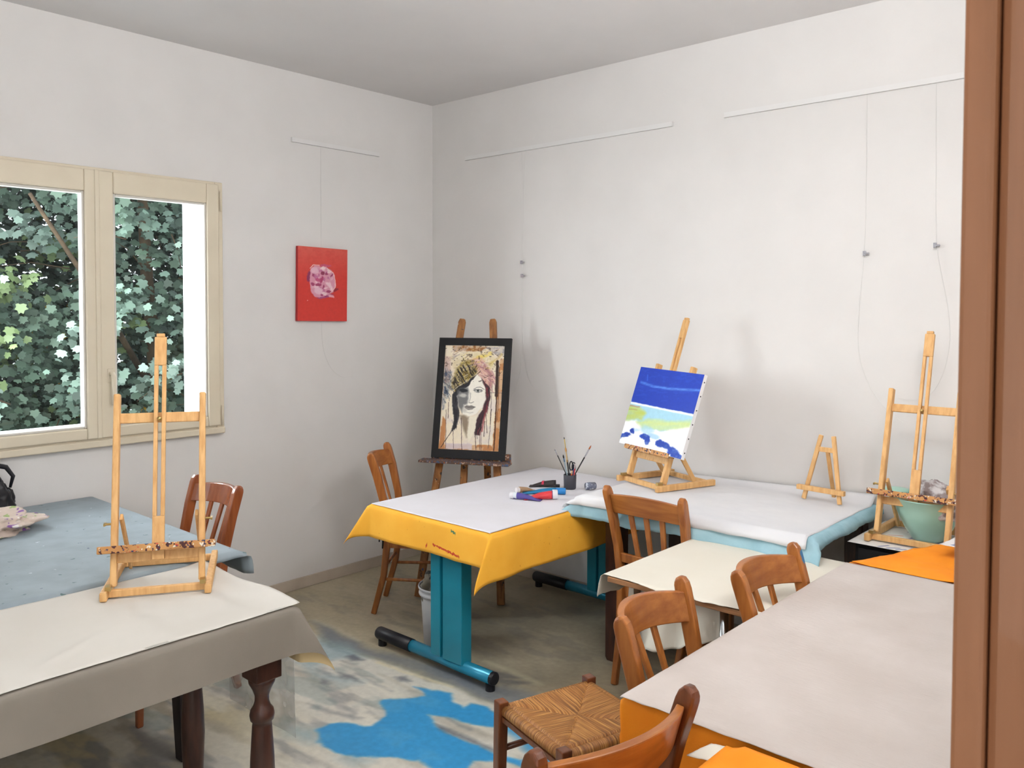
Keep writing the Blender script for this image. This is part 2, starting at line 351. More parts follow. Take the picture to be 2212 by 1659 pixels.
# ---- floor, a painted sky mural that fades into bare grey-brown resin
gx = np.unique(np.concatenate([np.linspace(-0.0, 0.3, 6), np.arange(0.3, 3.0, 0.009), np.linspace(3.0, 6.2, 24)]))
gy = np.unique(np.concatenate([np.linspace(-6.2, -3.3, 20), np.arange(-3.3, -0.3, 0.009), np.linspace(-0.3, 0.0, 6)]))
X, Y = np.meshgrid(gx, gy, indexing='ij')
pf = Paint(X, Y, (170, 160, 136))
n1 = fbm(X*1.2, Y*2.2, 1); n2 = fbm(X*3, Y*7, 5, 5); n3 = fbm(X*6, Y*14, 8, 4)
pf.mix(np.clip((n1-.45)*3, 0, .5), (146, 138, 120)); pf.mix(np.clip((n2-.5)*3, 0, .45), (188, 178, 156)); pf.mix(np.clip((.45-n3)*3, 0, .4), (132, 128, 118))
pf.warp(0.05, 5.0, 21)
FL = {
'cream':[(-1.27,-1.383),(-0.789,-1.343),(-0.076,-1.381),(0.463,-1.461),(0.725,-1.472),(0.862,-1.488),(1.023,-1.476),(1.154,-1.464),(1.285,-1.448),(1.388,-1.453),(1.51,-1.438),(1.631,-1.384),(1.714,-1.381),(1.804,-1.388),(1.966,-1.391),(2.141,-1.419),(2.459,-1.478),(3.1,-1.781),(3.2,-3.4),(-1.3,-3.4)],
'slate':[(0.51,-1.365),(0.67,-1.349),(0.873,-1.362),(1.065,-1.393),(1.169,-1.343),(1.38,-1.32),(1.459,-1.289),(1.586,-1.254),(1.802,-1.265),(1.913,-1.2),(2.3,-1.22),(2.4,-1.44),(1.934,-1.369),(1.903,-1.385),(1.695,-1.362),(1.535,-1.378),(1.366,-1.434),(1.178,-1.442),(1.01,-1.466),(0.824,-1.477)],
'blueA':[(1.515,-1.693),(1.572,-1.646),(1.609,-1.582),(1.625,-1.542),(1.584,-1.517),(1.52,-1.512),(1.585,-1.49),(1.689,-1.448),(1.775,-1.499),(1.835,-1.51),(1.822,-1.456),(1.899,-1.436),(1.973,-1.449),(2.021,-1.452),(2.059,-1.509),(2.03,-1.542),(1.966,-1.57),(1.914,-1.596),(1.852,-1.605),(1.761,-1.649),(1.857,-1.693),(1.948,-1.697),(2.029,-1.695),(2.111,-1.688),(2.223,-1.679),(2.294,-1.653),(2.325,-1.688),(2.245,-1.704),(2.164,-1.772),(2.175,-1.826),(2.265,-1.896),(2.194,-1.96),(2.072,-1.92),(2.003,-1.917),(1.925,-1.95),(1.85,-2.018),(1.766,-2.081),(1.681,-2.093),(1.61,-2.089),(1.524,-2.039),(1.524,-1.98),(1.576,-1.925),(1.671,-1.876),(1.66,-1.818),(1.623,-1.767),(1.54,-1.728)],
'blueB':[(2.021,-1.452),(2.161,-1.46),(2.268,-1.519),(2.5,-1.6),(2.6,-1.75),(2.362,-1.62),(2.177,-1.56),(2.047,-1.52)],
'tealA':[(0.735,-1.463),(0.874,-1.431),(0.97,-1.436),(1.1,-1.471),(1.032,-1.532),(0.977,-1.625),(1.018,-1.73),(1.206,-1.715),(1.305,-1.662),(1.247,-1.752),(1.096,-1.777),(0.93,-1.73)],
'tealB':[(1.37,-2.12),(1.459,-2.083),(1.515,-2.032),(1.608,-2.091),(1.552,-2.127),(1.46,-2.14)],
'tealC':[(1.774,-2.074),(1.842,-2.025),(1.887,-2.035),(1.872,-2.099),(1.813,-2.115)],
}
pf.poly(FL['slate'], (112, 120, 130), 0.85, 0.06, tex=0.55+0.7*(n2))
pf.poly(FL['cream'], (214, 211, 200), 1.0, 0.03)
cm = np.clip(0.5-sdist(X+pf.wx, Y+pf.wy, FL['cream'])/0.05, 0, 1)
far = np.clip((1.75-X)*1.5, 0, 1)*np.clip((-1.95-Y)*3, 0, 1)            # olive-cream clouds further over, as painted
pf.mix(cm*far*0.8, (196, 182, 140))
pf.mix(cm*np.clip((fbm(X*1.6, Y*4.5, 31)-.52)*4.5, 0, .75), (166, 160, 146))
pf.mix(cm*np.clip((fbm(X*4, Y*10, 37)-.58)*6, 0, .6), (140, 142, 144))
pf.mix(cm*np.clip((fbm(X*3, Y*8, 41)-.5)*5, 0, .6), (226, 222, 208))
pf.mix(cm*np.clip((fbm(X*2.2, Y*3.5, 45)-.64)*9, 0, .35)*(X < 1.6), (120, 140, 140))
rf = random.Random(12); inr = 0
while inr < 70:
    x, y = rf.uniform(.8, 2.5), rf.uniform(-2.35, -1.42); l = rf.uniform(.05, .30); a_ = rf.gauss(.06, .12)
    pts = [(x-l/2, y-l/2*a_), (x, y+rf.gauss(0, .008)), (x+l/2, y+l/2*a_)]; inr += 1
    pf.line(pts, rf.uniform(.006, .022), rf.choice([(228, 224, 212), (234, 230, 218), (150, 148, 142), (124, 128, 132), (188, 182, 164)]), rf.uniform(.3, .65)*1.0, .02, tex=cm)
for k in ('tealA', 'tealB', 'tealC'): pf.poly(FL[k], (140, 168, 178), 0.65, 0.08)
pf.warp(0.016, 16, 61)
pf.poly(FL['blueA'], (58, 150, 206), 1.0, 0.018); pf.poly(FL['blueB'], (70, 152, 202), 0.9, 0.05)
bm_ = np.clip(0.5-sdist(X+pf.wx, Y+pf.wy, FL['blueA'])/0.03, 0, 1)
pf.mix(bm_*np.clip((fbm(X*5, Y*7, 71)-.55)*3, 0, .35), (92, 166, 208))
D = (84, 88, 98)
for pts, a in (([(1.02,-1.522),(1.036,-1.486),(1.13,-1.486),(1.093,-1.53)], .7), ([(1.145,-1.655),(1.231,-1.635),(1.324,-1.645),(1.265,-1.661),(1.201,-1.681)], .6),
               ([(1.373,-1.506),(1.41,-1.472),(1.475,-1.489),(1.425,-1.525)], .6), ([(1.137,-1.739),(1.188,-1.731),(1.218,-1.76),(1.184,-1.772)], .5),
               ([(1.591,-1.169),(1.735,-1.138),(1.832,-1.107),(1.773,-1.18),(1.892,-1.129),(1.82,-1.231),(1.718,-1.211)], .5),
               ([(1.84,-1.677),(1.921,-1.671),(2.041,-1.669),(2.21,-1.665),(2.133,-1.685),(2.006,-1.69),(1.893,-1.70)], .75), ([(1.3,-1.93),(1.468,-1.892),(1.584,-1.849),(1.565,-1.889),(1.456,-1.918),(1.344,-1.94)], .4)):
    pf.poly(pts, D, a, 0.025)
pf.line([(1.568,-1.108),(1.734,-1.1),(1.923,-1.119)], .03, (190, 184, 158), .7, .03)
pf.line([(0.504,-1.344),(0.686,-1.335),(0.907,-1.354)], .03, (186, 180, 160), .6, .03)
pf.line([(1.2,-1.46),(1.40,-1.44),(1.65,-1.40)], .02, (222, 212, 180), .8, .02)
P = np.stack([X, Y, np.zeros_like(X)], -1)
M_floor = attr_mat('painted_floor', rough=0.5, noise=0.07, nscale=35, bump=0.02, bscale=60)
props(link('floor', grid_mesh('floor', P, pf.C), M_floor), kind='structure')

bm = nb(); box(bm, -0.25, 6.2, -6.2, 0.2, HC, HC+0.15); props(bobj('ceiling', bm, M_ceil), kind='structure')
OPEN = [(-2.87, -1.675), (-4.95, -3.75)]; z0o, z1o = 1.085, 2.315
bm = nb()
ys = [-6.2, -4.95, -3.75, -2.87, -1.675, 0.2]
for a, b in zip(ys, ys[1:]):
    if (a, b) in OPEN:
        box(bm, -0.25, 0, a, b, 0, z0o); box(bm, -0.25, 0, a, b, z1o, HC)
    else: box(bm, -0.25, 0, a, b, 0, HC)
props(bobj('wall_left', bm, M_wall), kind='structure')
bm = nb(); box(bm, 0, 4.45, 0, 0.2, 0, HC); props(bobj('wall_back', bm, M_wall), kind='structure')
bm = nb(); box(bm, 4.218, 4.42, -3.40, 0.0, 0, HC); box(bm, 4.218, 4.42, -5.4, -4.42, 0, HC); box(bm, 4.218, 4.42, -4.42, -3.40, 2.2, HC)
props(bobj('wall_right', bm, M_wall), kind='structure')
bm = nb(); box(bm, 0, 6.2, -6.2, -5.4, 0, HC); props(bobj('wall_front', bm, M_wall), kind='structure')
bm = nb(); box(bm, 0, 0.012, -5.4, -0.012, 0, 0.067); props(bobj('baseboard_left', bm, M_base, bevel=0.003), kind='structure')
bm = nb(); box(bm, 0.0, 4.2, -0.012, 0, 0, 0.067); props(bobj('baseboard_back', bm, M_base, bevel=0.003), kind='structure')
# outer reveal plaster round the window
bm = nb()
for (a, b) in OPEN:
    box(bm, -0.27, -0.02, b-0.004, b+0.03, z0o, z1o); box(bm, -0.27, -0.02, a-0.03, a+0.004, z0o, z1o); box(bm, -0.30, -0.02, a, b, z0o-0.03, z0o+0.006); box(bm, -0.27, -0.02, a, b, z1o-0.004, z1o+0.03)
props(bobj('trim_1', bm, M_exwall), kind='structure')

def ring(bm, x0, x1, Y0, Y1, Z0, Z1, y0, y1, z0, z1):
    box(bm, x0, x1, Y0, y0, Z0, Z1); box(bm, x0, x1, y1, Y1, Z0, Z1); box(bm, x0, x1, y0, y1, Z0, z0); box(bm, x0, x1, y0, y1, z1, Z1)
M_bead = mat('bead_paint', rgb(214, 210, 202), rgb(208, 204, 196), 5, rough=0.5)
def window(name, y0, y1, handle=True):
    w = props(empty(name, (0, (y0+y1)/2, 1.01)), kind='structure'); oy = (y0+y1)/2; oz = 1.01
    T = lambda o: o
    def put(n, bm, m, parent, **k):
        bmesh.ops.translate(bm, verts=bm.verts[:], vec=(0, -oy, -oz)); return bobj(n, bm, m, parent, **k)
    bm = nb(); ring(bm, -0.03, 0.034, y0, y1, 1.01, 2.394, y0+0.045, y1-0.045, 1.065, 2.34)
    box(bm, 0.034, 0.044, y0, y1, 1.01, 1.045)
    put('window_frame', bm, M_frame, w, bevel=0.006)
    ym = y0+0.668
    for i, (a, b) in enumerate(((y0+0.03, ym-0.002), (ym+0.002, y1-0.03))):
        ga, gb = (a+0.08, b-0.07) if i == 0 else (a+0.08, b-0.08)
        bm = nb(); ring(bm, -0.01, 0.052, a, b, 1.055, 2.38, ga-0.008, gb+0.008, 1.11, 2.272)
        s = put('sash', bm, M_frame, w, bevel=0.007)
        bm = nb(); ring(bm, -0.005, 0.043, ga-0.008, gb+0.008, 1.11, 2.272, ga+0.004, gb-0.004, 1.122, 2.26); put('glazing_bead', bm, M_bead, s, bevel=0.004)
        bm = nb(); vs = [bm.verts.new((0.012, *p)) for p in ((ga, 1.118), (gb, 1.118), (gb, 2.264), (ga, 2.264))]; bm.faces.new(vs)
        put('pane', bm, M_glass, s)
    bm = nb(); box(bm, 0.034, 0.060, ym-0.018, ym+0.002, 1.055, 2.38); put('mullion_cover', bm, M_frame, w, bevel=0.004)
    for z in (1.11, 2.29):
        bm = nb(); tube(bm, [(0.056, y1-0.022, z-0.055), (0.056, y1-0.022, z+0.055)], 0.006, 10); put('hinge', bm, M_frame, w, smooth=True)
    bm = nb(); box(bm, 0.052, 0.058, ym+0.032, ym+0.062, 1.33, 1.40)
    h = put('handle', bm, M_frame, w, bevel=0.004)
    bm = nb(); tube(bm, [(0.055, ym+0.047, 1.375), (0.085, ym+0.047, 1.375), (0.094, ym+0.047, 1.36), (0.094, ym+0.047, 1.30), (0.090, ym+0.047, 1.22)], [0.011, 0.011, 0.012, 0.010, 0.008], 10)
    put('lever', bm, M_frame, h, smooth=True)
    return w
window('window_1', -2.94, -1.60); window('added_window_2', -5.02, -3.68)  # the second one is an unseen window added for its fill light

# door frame beside the viewpoint
d = props(empty('door_1', (4.2, -3.42, 0)), kind='structure')
bm = nb(); box(bm, 0.0, 0.0185, 0.0-0.010, 0.085, 0, 2.26); bobj('architrave', bm, M_door, d, bevel=0.003)
bm = nb(); box(bm, 0.0185, 0.060, -0.006, 0.05, 0, 2.2); box(bm, 0.060, 0.225, -0.018, 0.05, 0, 2.2); bobj('jamb', bm, M_door, d, bevel=0.006)

# ---- outside: planted garden edge seen through the panes
bm = nb(); box(bm, -9, -0.25, -9, 7, -0.35, -0.25); props(bobj('garden_ground', bm, M_ground), kind='structure')
f = empty('garden_fence', (-4.4, -1.0, -0.25), 0, 'low grey boarded fence behind the ivy in the garden', 'fence')
bm = nb()
for k in range(7): box(bm, -0.012, 0.012, -3.5, 4.5, 0.03+k*0.175, 0.195+k*0.175)
bobj('board_panel', bm, M_fence, f)
for k in range(5):
    bm = nb(); box(bm, -0.07, -0.012, -3.4+k*1.95, -3.3+k*1.95, 0, 1.27); bobj('post', bm, M_fence, f)
t = empty('ivy_tree', (-2.6, -1.2, -0.25), 0, 'dense blue-green ivy-clad tree filling the view through the panes', 'tree')
bm = nb()
tube(bm, [(0, 0.5, 0), (0.05, 0.45, 1.0), (-0.05, 0.4, 2.2), (0, 0.3, 4.0)], [0.07, 0.06, 0.05, 0.03], 12)
tube(bm, [(0, 0.45, 1.2), (0.5, -0.2, 2.0), (0.9, -0.8, 2.7)], [0.03, 0.02, 0.012], 8); tube(bm, [(0, 0.4, 1.8), (0.3, 1.2, 2.4), (0.6, 1.6, 3.2)], [0.03, 0.02, 0.012], 8)
for k in range(60):
    a = Vector((rng.uniform(-.4, 1.0), rng.uniform(-1.4, 1.6), rng.uniform(.8, 3.0))); b = a+Vector((rng.uniform(-.2, .3), rng.uniform(-.5, .5), rng.uniform(-.3, .2)))
    tube(bm, [a, (a+b)/2+Vector((0, 0, .04)), b], [0.006, 0.004, 0.002], 5)
bobj('trunk', bm, M_bark, t, smooth=True)
shape = np.array([(0, 0), (.22, -.08), (.46, .02), (.40, .22), (.58, .42), (.30, .52), (.20, .82), (0, .72), (-.18, .86), (-.30, .54), (-.58, .46), (-.40, .22), (-.46, .0), (-.2, -.09)])
nl = 31000; ncl = 480
cc = np.stack([rng.uniform(-1.0, 1.15, ncl), rng.uniform(-1.6, 2.0, ncl), rng.uniform(0.2, 4.3, ncl)], 1)
cc[:, 0] -= 0.25*(cc[:, 2] < 1.4)
ci = rng.integers(0, ncl, nl); loc = cc[ci]+rng.normal(0, 1, (nl, 3))*np.array([.07, .11, .085])
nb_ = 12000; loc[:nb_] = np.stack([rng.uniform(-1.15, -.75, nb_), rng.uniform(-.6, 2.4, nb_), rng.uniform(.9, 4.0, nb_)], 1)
size = rng.uniform(.045, .085, nl); V = []; 
nrm = np.stack([rng.uniform(.3, 1, nl), rng.uniform(-.8, .5, nl), rng.uniform(-.1, 1.1, nl)], 1); nrm /= np.linalg.norm(nrm, axis=1)[:, None]
dn = np.stack([rng.normal(0, .5, nl), rng.normal(0, .5, nl), -np.ones(nl)], 1); dn -= nrm*(dn*nrm).sum(1)[:, None]; dn /= np.linalg.norm(dn, axis=1)[:, None]
sd = np.cross(nrm, dn); k = len(shape)
bend = np.abs(shape[:, 0])*0.35
pts = loc[:, None]+size[:, None, None]*(sd[:, None]*shape[None, :, 0:1]+dn[:, None]*shape[None, :, 1:2]-nrm[:, None]*bend[None, :, None])
me = bpy.data.meshes.new('foliage'); me.vertices.add(nl*k); me.vertices.foreach_set('co', pts.reshape(-1).astype(np.float32))
me.loops.add(nl*k); me.loops.foreach_set('vertex_index', np.arange(nl*k, dtype=np.int32)); me.polygons.add(nl)
me.polygons.foreach_set('loop_start', (np.arange(nl)*k).astype(np.int32)); me.polygons.foreach_set('loop_total', np.full(nl, k, np.int32)); me.update(calc_edges=True)
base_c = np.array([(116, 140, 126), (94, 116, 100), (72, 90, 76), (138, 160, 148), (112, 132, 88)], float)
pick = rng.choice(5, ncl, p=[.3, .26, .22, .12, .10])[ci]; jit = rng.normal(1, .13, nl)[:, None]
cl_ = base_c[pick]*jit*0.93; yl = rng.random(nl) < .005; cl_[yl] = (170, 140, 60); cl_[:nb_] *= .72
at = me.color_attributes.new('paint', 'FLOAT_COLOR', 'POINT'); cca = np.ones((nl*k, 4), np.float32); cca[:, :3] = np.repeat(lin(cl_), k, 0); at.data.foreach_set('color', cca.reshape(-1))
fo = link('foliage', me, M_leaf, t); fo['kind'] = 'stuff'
# ================================================================== CLOTH AND TABLES
def drape(name, m, x0, x1, y0, y1, z, over, ear=None, flare=0.08, wave=0.006, wf=14.0, seed=0, res=0.014, crease=0.0012, edge=0.0, thick=0.0016, post=None, ragged=0.0, edir=None, epow=1.4):
    """cloth spread over a table top and hanging by over=(x-,x+,y-,y+); ear = stand-off of each corner fold (x-y-, x+y-, x+y+, x-y+)"""
    ear = ear or (0.35,)*4; oxm, oxp, oym, oyp = over; R = 0.012
    def axis(a, b, om, op):
        v = [np.arange(a, b+res*.5, res)]
        if om > 0: v.insert(0, np.linspace(a-om, a, max(3, int(om/res)), endpoint=False))
        if op > 0: v.append(np.linspace(b, b+op, max(3, int(op/res)))[1:])
        v = np.concatenate(v); return v[np.concatenate([[True], np.diff(v) > 1e-4])]
    us = axis(x0, x1, oxm, oxp); vs = axis(y0, y1, oym, oyp)
    U, V = np.meshgrid(us, vs, indexing='ij')
    if ragged:
        e = (fbm(U*9+3, V*9, seed+70)-.5)*2*ragged
        U = np.where(U >= us[-1]-1e-6, U+e, np.where(U <= us[0]+1e-6, U+e, U)); V = np.where(V >= vs[-1]-1e-6, V+e, np.where(V <= vs[0]+1e-6, V+e, V))
    dx = np.where(U > x1, U-x1, np.where(U < x0, x0-U, 0)); dy = np.where(V > y1, V-y1, np.where(V < y0, y0-V, 0))
    sx = np.sign(U-(x0+x1)/2); sy = np.sign(V-(y0+y1)/2)
    X = np.clip(U, x0, x1).astype(float); Y = np.clip(V, y0, y1).astype(float); Z = np.full(U.shape, float(z))
    d = np.hypot(dx, dy)
    out = flare*d + R*np.minimum(d/(R*1.57), 1)
    wv = wave*np.minimum(d/0.12, 1.3)
    wx = wv*(np.sin(V*wf+seed)+0.5*np.sin(V*wf*2.3+seed*2)); wy = wv*(np.sin(U*wf+seed*1.7)+0.5*np.sin(U*wf*2.1+seed))
    one_x = (dx > 0) & (dy == 0); one_y = (dy > 0) & (dx == 0); both = (dx > 0) & (dy > 0)
    # fold-free distance from corner damps the waves
    X = X + np.where(one_x, sx*(out+wx*np.minimum(1, np.minimum(V-y0, y1-V)/.15)), 0)
    Y = Y + np.where(one_y, sy*(out+wy*np.minimum(1, np.minimum(U-x0, x1-U)/.15)), 0)
    Z = Z - np.where(one_x | one_y, np.maximum(d-R*0.5, d*.4), 0)
    ph = np.arctan2(dy, np.maximum(dx, 1e-9)); E = np.where(sx < 0, np.where(sy < 0, ear[0], ear[3]), np.where(sy < 0, ear[1], ear[2]))
    rho = E*d*np.clip(np.sin(2*ph), 0, 1)**epow
    ex = sx*.7071; ey = sy*.7071
    for (cx_, cy_), (vx, vy) in (edir or {}).items():
        L = math.hypot(vx, vy); q_ = (sx == cx_) & (sy == cy_); ex = np.where(q_, vx/L, ex); ey = np.where(q_, vy/L, ey)
    X = X + np.where(both, sx*out*np.cos(ph)+rho*ex, 0); Y = Y + np.where(both, sy*out*np.sin(ph)+rho*ey, 0)
    Z = Z - np.where(both, np.sqrt(np.maximum(d*d-rho*rho, 0))-R*.5*np.minimum(d/R, 1), 0)
    if crease: Z = Z + np.where(d == 0, crease*(fbm(U*7, V*7, seed+3)-.2)*2, 0)
    P = np.stack([X, Y, Z], -1)
    if post is not None: P = post(P, U, V)
    return link(name, grid_mesh(name, P), m, smooth=True, solid=thick)

def table_top(name, m, x0, x1, y0, y1, z, th, parent=None, o=(0, 0)):
    bm = nb(); box(bm, x0-o[0], x1-o[0], y0-o[1], y1-o[1], z-th, z); return bobj(name, bm, m, parent, bevel=0.003)

# ---- T-leg desk under the yellow-orange cloth
T = empty('work_table', (1.465, -0.72, 0), 0, 'desk on blue-green steel T-legs under the yellow-orange cloth', 'table')
o = (1.465, -0.72); table_top('tabletop', M_bare, 1.07, 1.865, -1.38, -0.07, 0.728, 0.025, T, o)
for yy in (-1.31, -0.085):
    bm = nb(); box(bm, 1.44-o[0], 1.505-o[0], yy-0.030-o[1], yy+0.030-o[1], 0.075, 0.703); box(bm, 1.505-o[0], 1.525-o[0], yy-0.012-o[1], yy+0.012-o[1], 0.075, 0.703)
    box(bm, 1.525-o[0], 1.650-o[0], yy-0.033-o[1], yy+0.033-o[1], 0.075, 0.703); bobj('column', bm, M_teal, T, bevel=0.003)
    bm = nb(); tube(bm, [(1.27-o[0], yy-o[1], 0.058), (1.815-o[0], yy-o[1], 0.058)], 0.029, 24); ft = bobj('foot', bm, M_tube, T, smooth=False)
    for p in ft.data.polygons: p.use_smooth = len(p.vertices) == 4
    bm = nb(); tube(bm, [(1.02-o[0], yy-o[1], 0.058), (1.03-o[0], yy-o[1], 0.058), (1.275-o[0], yy-o[1], 0.058)], [0.028, 0.0315, 0.0315], 24); q = bobj('foot_sleeve', bm, M_black, ft)
    for p in q.data.polygons: p.use_smooth = len(p.vertices) == 4
    bm = nb(); tube(bm, [(1.812-o[0], yy-o[1], 0.058), (1.826-o[0], yy-o[1], 0.058), (1.830-o[0], yy-o[1], 0.058)], [0.030, 0.030, 0.026], 24); bobj('end_cap', bm, M_black, ft)
    for xx in (1.05, 1.80):
        bm = nb(); lathe(bm, [(0.022, 0), (0.022, 0.03), (0.015, 0.034)], 16, (xx-o[0], yy-o[1], 0)); bobj('glide', bm, M_black, ft)
bm = nb(); box(bm, 1.54-o[0], 1.60-o[0], -1.27-o[1], -0.12-o[1], 0.62, 0.69); bobj('crossbeam', bm, M_teal, T)
def yel_post(P, U, V): return P
yc = drape('tablecloth', M_orange, 1.062, 1.872, -1.385, -0.065, 0.734, (0.17, 0.212, 0.162, 0.02), ear=(0.50, 0.42, .1, .1), flare=0.05, wave=0.006, wf=9, seed=2, ragged=0.004, edir={(1, -1): (0, -1)}, epow=1.0)
props(yc, 'yellow-orange tablecloth with red paint marks, hanging over the blue-green T-leg desk', 'tablecloth')
# red paint scrawl and green dab on the front hem (stains with a shape of their own)
bm = nb()
def dab(bm, pts, w, y):
    for (xa, za), (xb, zb) in zip(pts, pts[1:]):
        dxx, dzz = xb-xa, zb-za; L = math.hypot(dxx, dzz); nx, nz = -dzz/L*w/2, dxx/L*w/2
        vs = [bm.verts.new((xa+nx, y, za+nz)), bm.verts.new((xa-nx, y, za-nz)), bm.verts.new((xb-nx, y, zb-nz)), bm.verts.new((xb+nx, y, zb+nz))]; bm.faces.new(vs)
pa = drape('paper_sheet', M_paper, 1.066, 1.874, -1.389, -0.072, 0.7385, (0.0, 0.004, 0.004, 0), ear=(0, 0, 0, 0), seed=4, crease=0.0006, thick=0.0007, ragged=0.003)
props(pa, 'white paper sheet laid over the yellow-orange tablecloth, holding the brush cup', 'paper')

# ---- dark table with the light blue cloth, against the back wall
T = empty('side_table', (2.48, -0.4, 0), 0, 'dark brown square-legged table under the light blue cloth by the wall', 'table')
o = (2.48, -0.4); table_top('tabletop', M_dark, 1.93, 3.04, -0.775, -0.03, 0.803, 0.028, T, o)
for xx in (2.03, 2.96):
    for yy in (-0.665, -0.09):
        bm = nb(); sweep(bm, [(xx-o[0], yy-o[1], 0), (xx-o[0], yy-o[1], 0.02), (xx-o[0], yy-o[1], 0.775)], [0.066, 0.078, 0.082], [0.066, 0.078, 0.082]); bobj('leg', bm, M_dark, T, bevel=0.005)
bm = nb(); box(bm, 2.0-o[0], 2.99-o[0], -0.70-o[1], -0.68-o[1], 0.69, 0.775); bobj('apron', bm, M_dark, T)
bm = nb(); box(bm, 2.0-o[0], 2.99-o[0], -0.10-o[1], -0.08-o[1], 0.69, 0.775); bobj('apron', bm, M_dark, T)
def wallcurl(P, U, V):
    k = np.clip((P[..., 1]+0.10)/0.08, 0, 1); P[..., 2] += k**2*0.045*np.clip((P[..., 0]-1.85)/1.2, 0.05, 1)
    # the corner overlapping the desk droops on to it
    return P
bc = drape('tablecloth', M_blue, 1.925, 3.045, -0.782, -0.035, 0.8085, (0.105, 0.045, 0.105, 0.0), ear=(0.72, 0.55, 0, 0), flare=0.20, wave=0.010, wf=17, seed=5, ragged=0.012, crease=0.001)
props(bc, 'light blue cloth hanging in soft folds from the table by the wall', 'tablecloth')
bp2 = drape('paper_sheet', M_paperB, 1.918, 3.020, -0.790, -0.025, 0.8125, (0.075, 0.0, 0.052, 0.0), ear=(0.75, 0.4, 0, 0), flare=0.28, wave=0.006, wf=11, seed=8, crease=0.003, thick=0.0007, ragged=0.006, post=wallcurl)
props(bp2, 'wrinkled white paper over the light blue cloth, with the small easels on it', 'paper')

# ---- small table with cream paper and chromed legs
T = empty('small_table', (2.81, -1.08, 0), 0, 'small plywood table with shiny metal tube legs under cream paper', 'table')
o = (2.81, -1.08); table_top('tabletop', M_ply, 2.545, 3.145, -1.468, -0.715, 0.712, 0.020, T, o)
for xx in (2.647, 2.995):
    for yy in (-1.42, -0.75):
        bm = nb(); tube(bm, [(xx-o[0], yy-o[1], 0), (xx-o[0], yy-o[1], 0.70)], 0.0145, 16); bobj('leg', bm, M_chrome, T, smooth=True)
def cpost(P, U, V):
    P[..., 2] += np.where(P[..., 2] > .71, 0.004*np.exp(-((P[..., 1]+0.70)/0.05)**2), 0)
    return P
cc_ = drape('paper_sheet', M_cream, 2.528, 3.168, -1.474, -0.708, 0.7165, (0.105, 0.0, 0.0, 0.0), ear=(0, 0, 0, 0), flare=0.16, wave=0.012, wf=22, seed=9, ragged=0.02, thick=0.001)
props(cc_, 'cream paper on the small metal-legged table, its ragged end hanging down', 'paper')
# limp sheet hanging below the near edge
us = np.linspace(2.60, 2.98, 60); vs = np.linspace(0, 1, 24); U, V = np.meshgrid(us, vs, indexing='ij')
hem = 0.42+0.14*np.clip((U-2.6)/0.36, 0, 1)+0.007*np.sin(U*31)+0.004*np.sin(U*73)
Zh = 0.69*(1-V)+hem*V; Yh = -1.40+0.012*np.sin(U*38+V*2)*(.3+V)-0.02*V
hs = link('hanging_sheet', grid_mesh('hanging_sheet', np.stack([U, Yh, Zh], -1)), M_cream, smooth=True, solid=0.001)
props(hs, 'limp off-white sheet hanging under the edge of the small plywood table', 'cloth')

# ---- large table, pinkish paper over orange cloth
T = empty('large_table', (3.66, -1.6, 0), 0, 'large table by the door, mostly hidden under pinkish paper and orange cloth', 'table')
o = (3.66, -1.6); table_top('tabletop', M_bare, 3.235, 4.13, -2.325, -0.91, 0.772, 0.025, T, o)
for xx, yy in ((3.72, -2.24), (4.05, -2.24), (3.30, -0.99), (4.05, -0.99)):
    bm = nb(); sweep(bm, [(xx-o[0], yy-o[1], 0), (xx-o[0], yy-o[1], 0.75)], 0.055, 0.055); bobj('leg', bm, M_dark, T, bevel=0.004)
dc = drape('tablecloth', M_orange2, 3.228, 4.14, -2.332, -0.90, 0.778, (0.022, 0.02, 0.235, 0.055), ear=(0.42, .1, .1, .2), flare=0.03, wave=0.006, wf=9, seed=12, ragged=0.01, edir={(-1, -1): (-1, -.25)}, epow=1.5)
props(dc, 'bright orange cloth hanging from the large table by the door', 'tablecloth')
dp = drape('paper_sheet', M_beige, 3.222, 4.145, -2.345, -0.925, 0.7825, (0.004, 0, 0.008, 0.0), ear=(0.2, 0, 0, 0), flare=0.35, seed=14, crease=0.0012, thick=0.0008, ragged=0.005)
props(dp, 'large pinkish-white paper covering the table nearest the door', 'paper')
# orange flap standing up off the far edge and a folded one lower down
def flap(name, m, P4, seed, amp, n=34, thick=0.0015):
    a, b, c, d_ = [np.array(p, float) for p in P4]; u = np.linspace(0, 1, n)[:, None, None]; v = np.linspace(0, 1, n)[None, :, None]
    P = (a*(1-u)+b*u)*(1-v)+(d_*(1-u)+c*u)*v
    nn = np.cross(b-a, d_-a); nn /= np.linalg.norm(nn); uu, vv = u[..., 0]+v[..., 0]*0, v[..., 0]+u[..., 0]*0
    P = P+nn*(amp*(fbm(uu*3.1, vv*3.7, seed)-.5)*2)[..., None]
    return link(name, grid_mesh(name, P), m, smooth=True, solid=thick)
fl = flap('orange_cloth', M_orange2, [(3.24, -0.925, 0.790), (3.98, -0.94, 0.790), (3.98, -0.40, 0.81), (3.44, -0.42, 0.79)], 3, 0.012)
props(fl, 'rumpled orange cloth lying between the large table and the black cabinet', 'cloth')

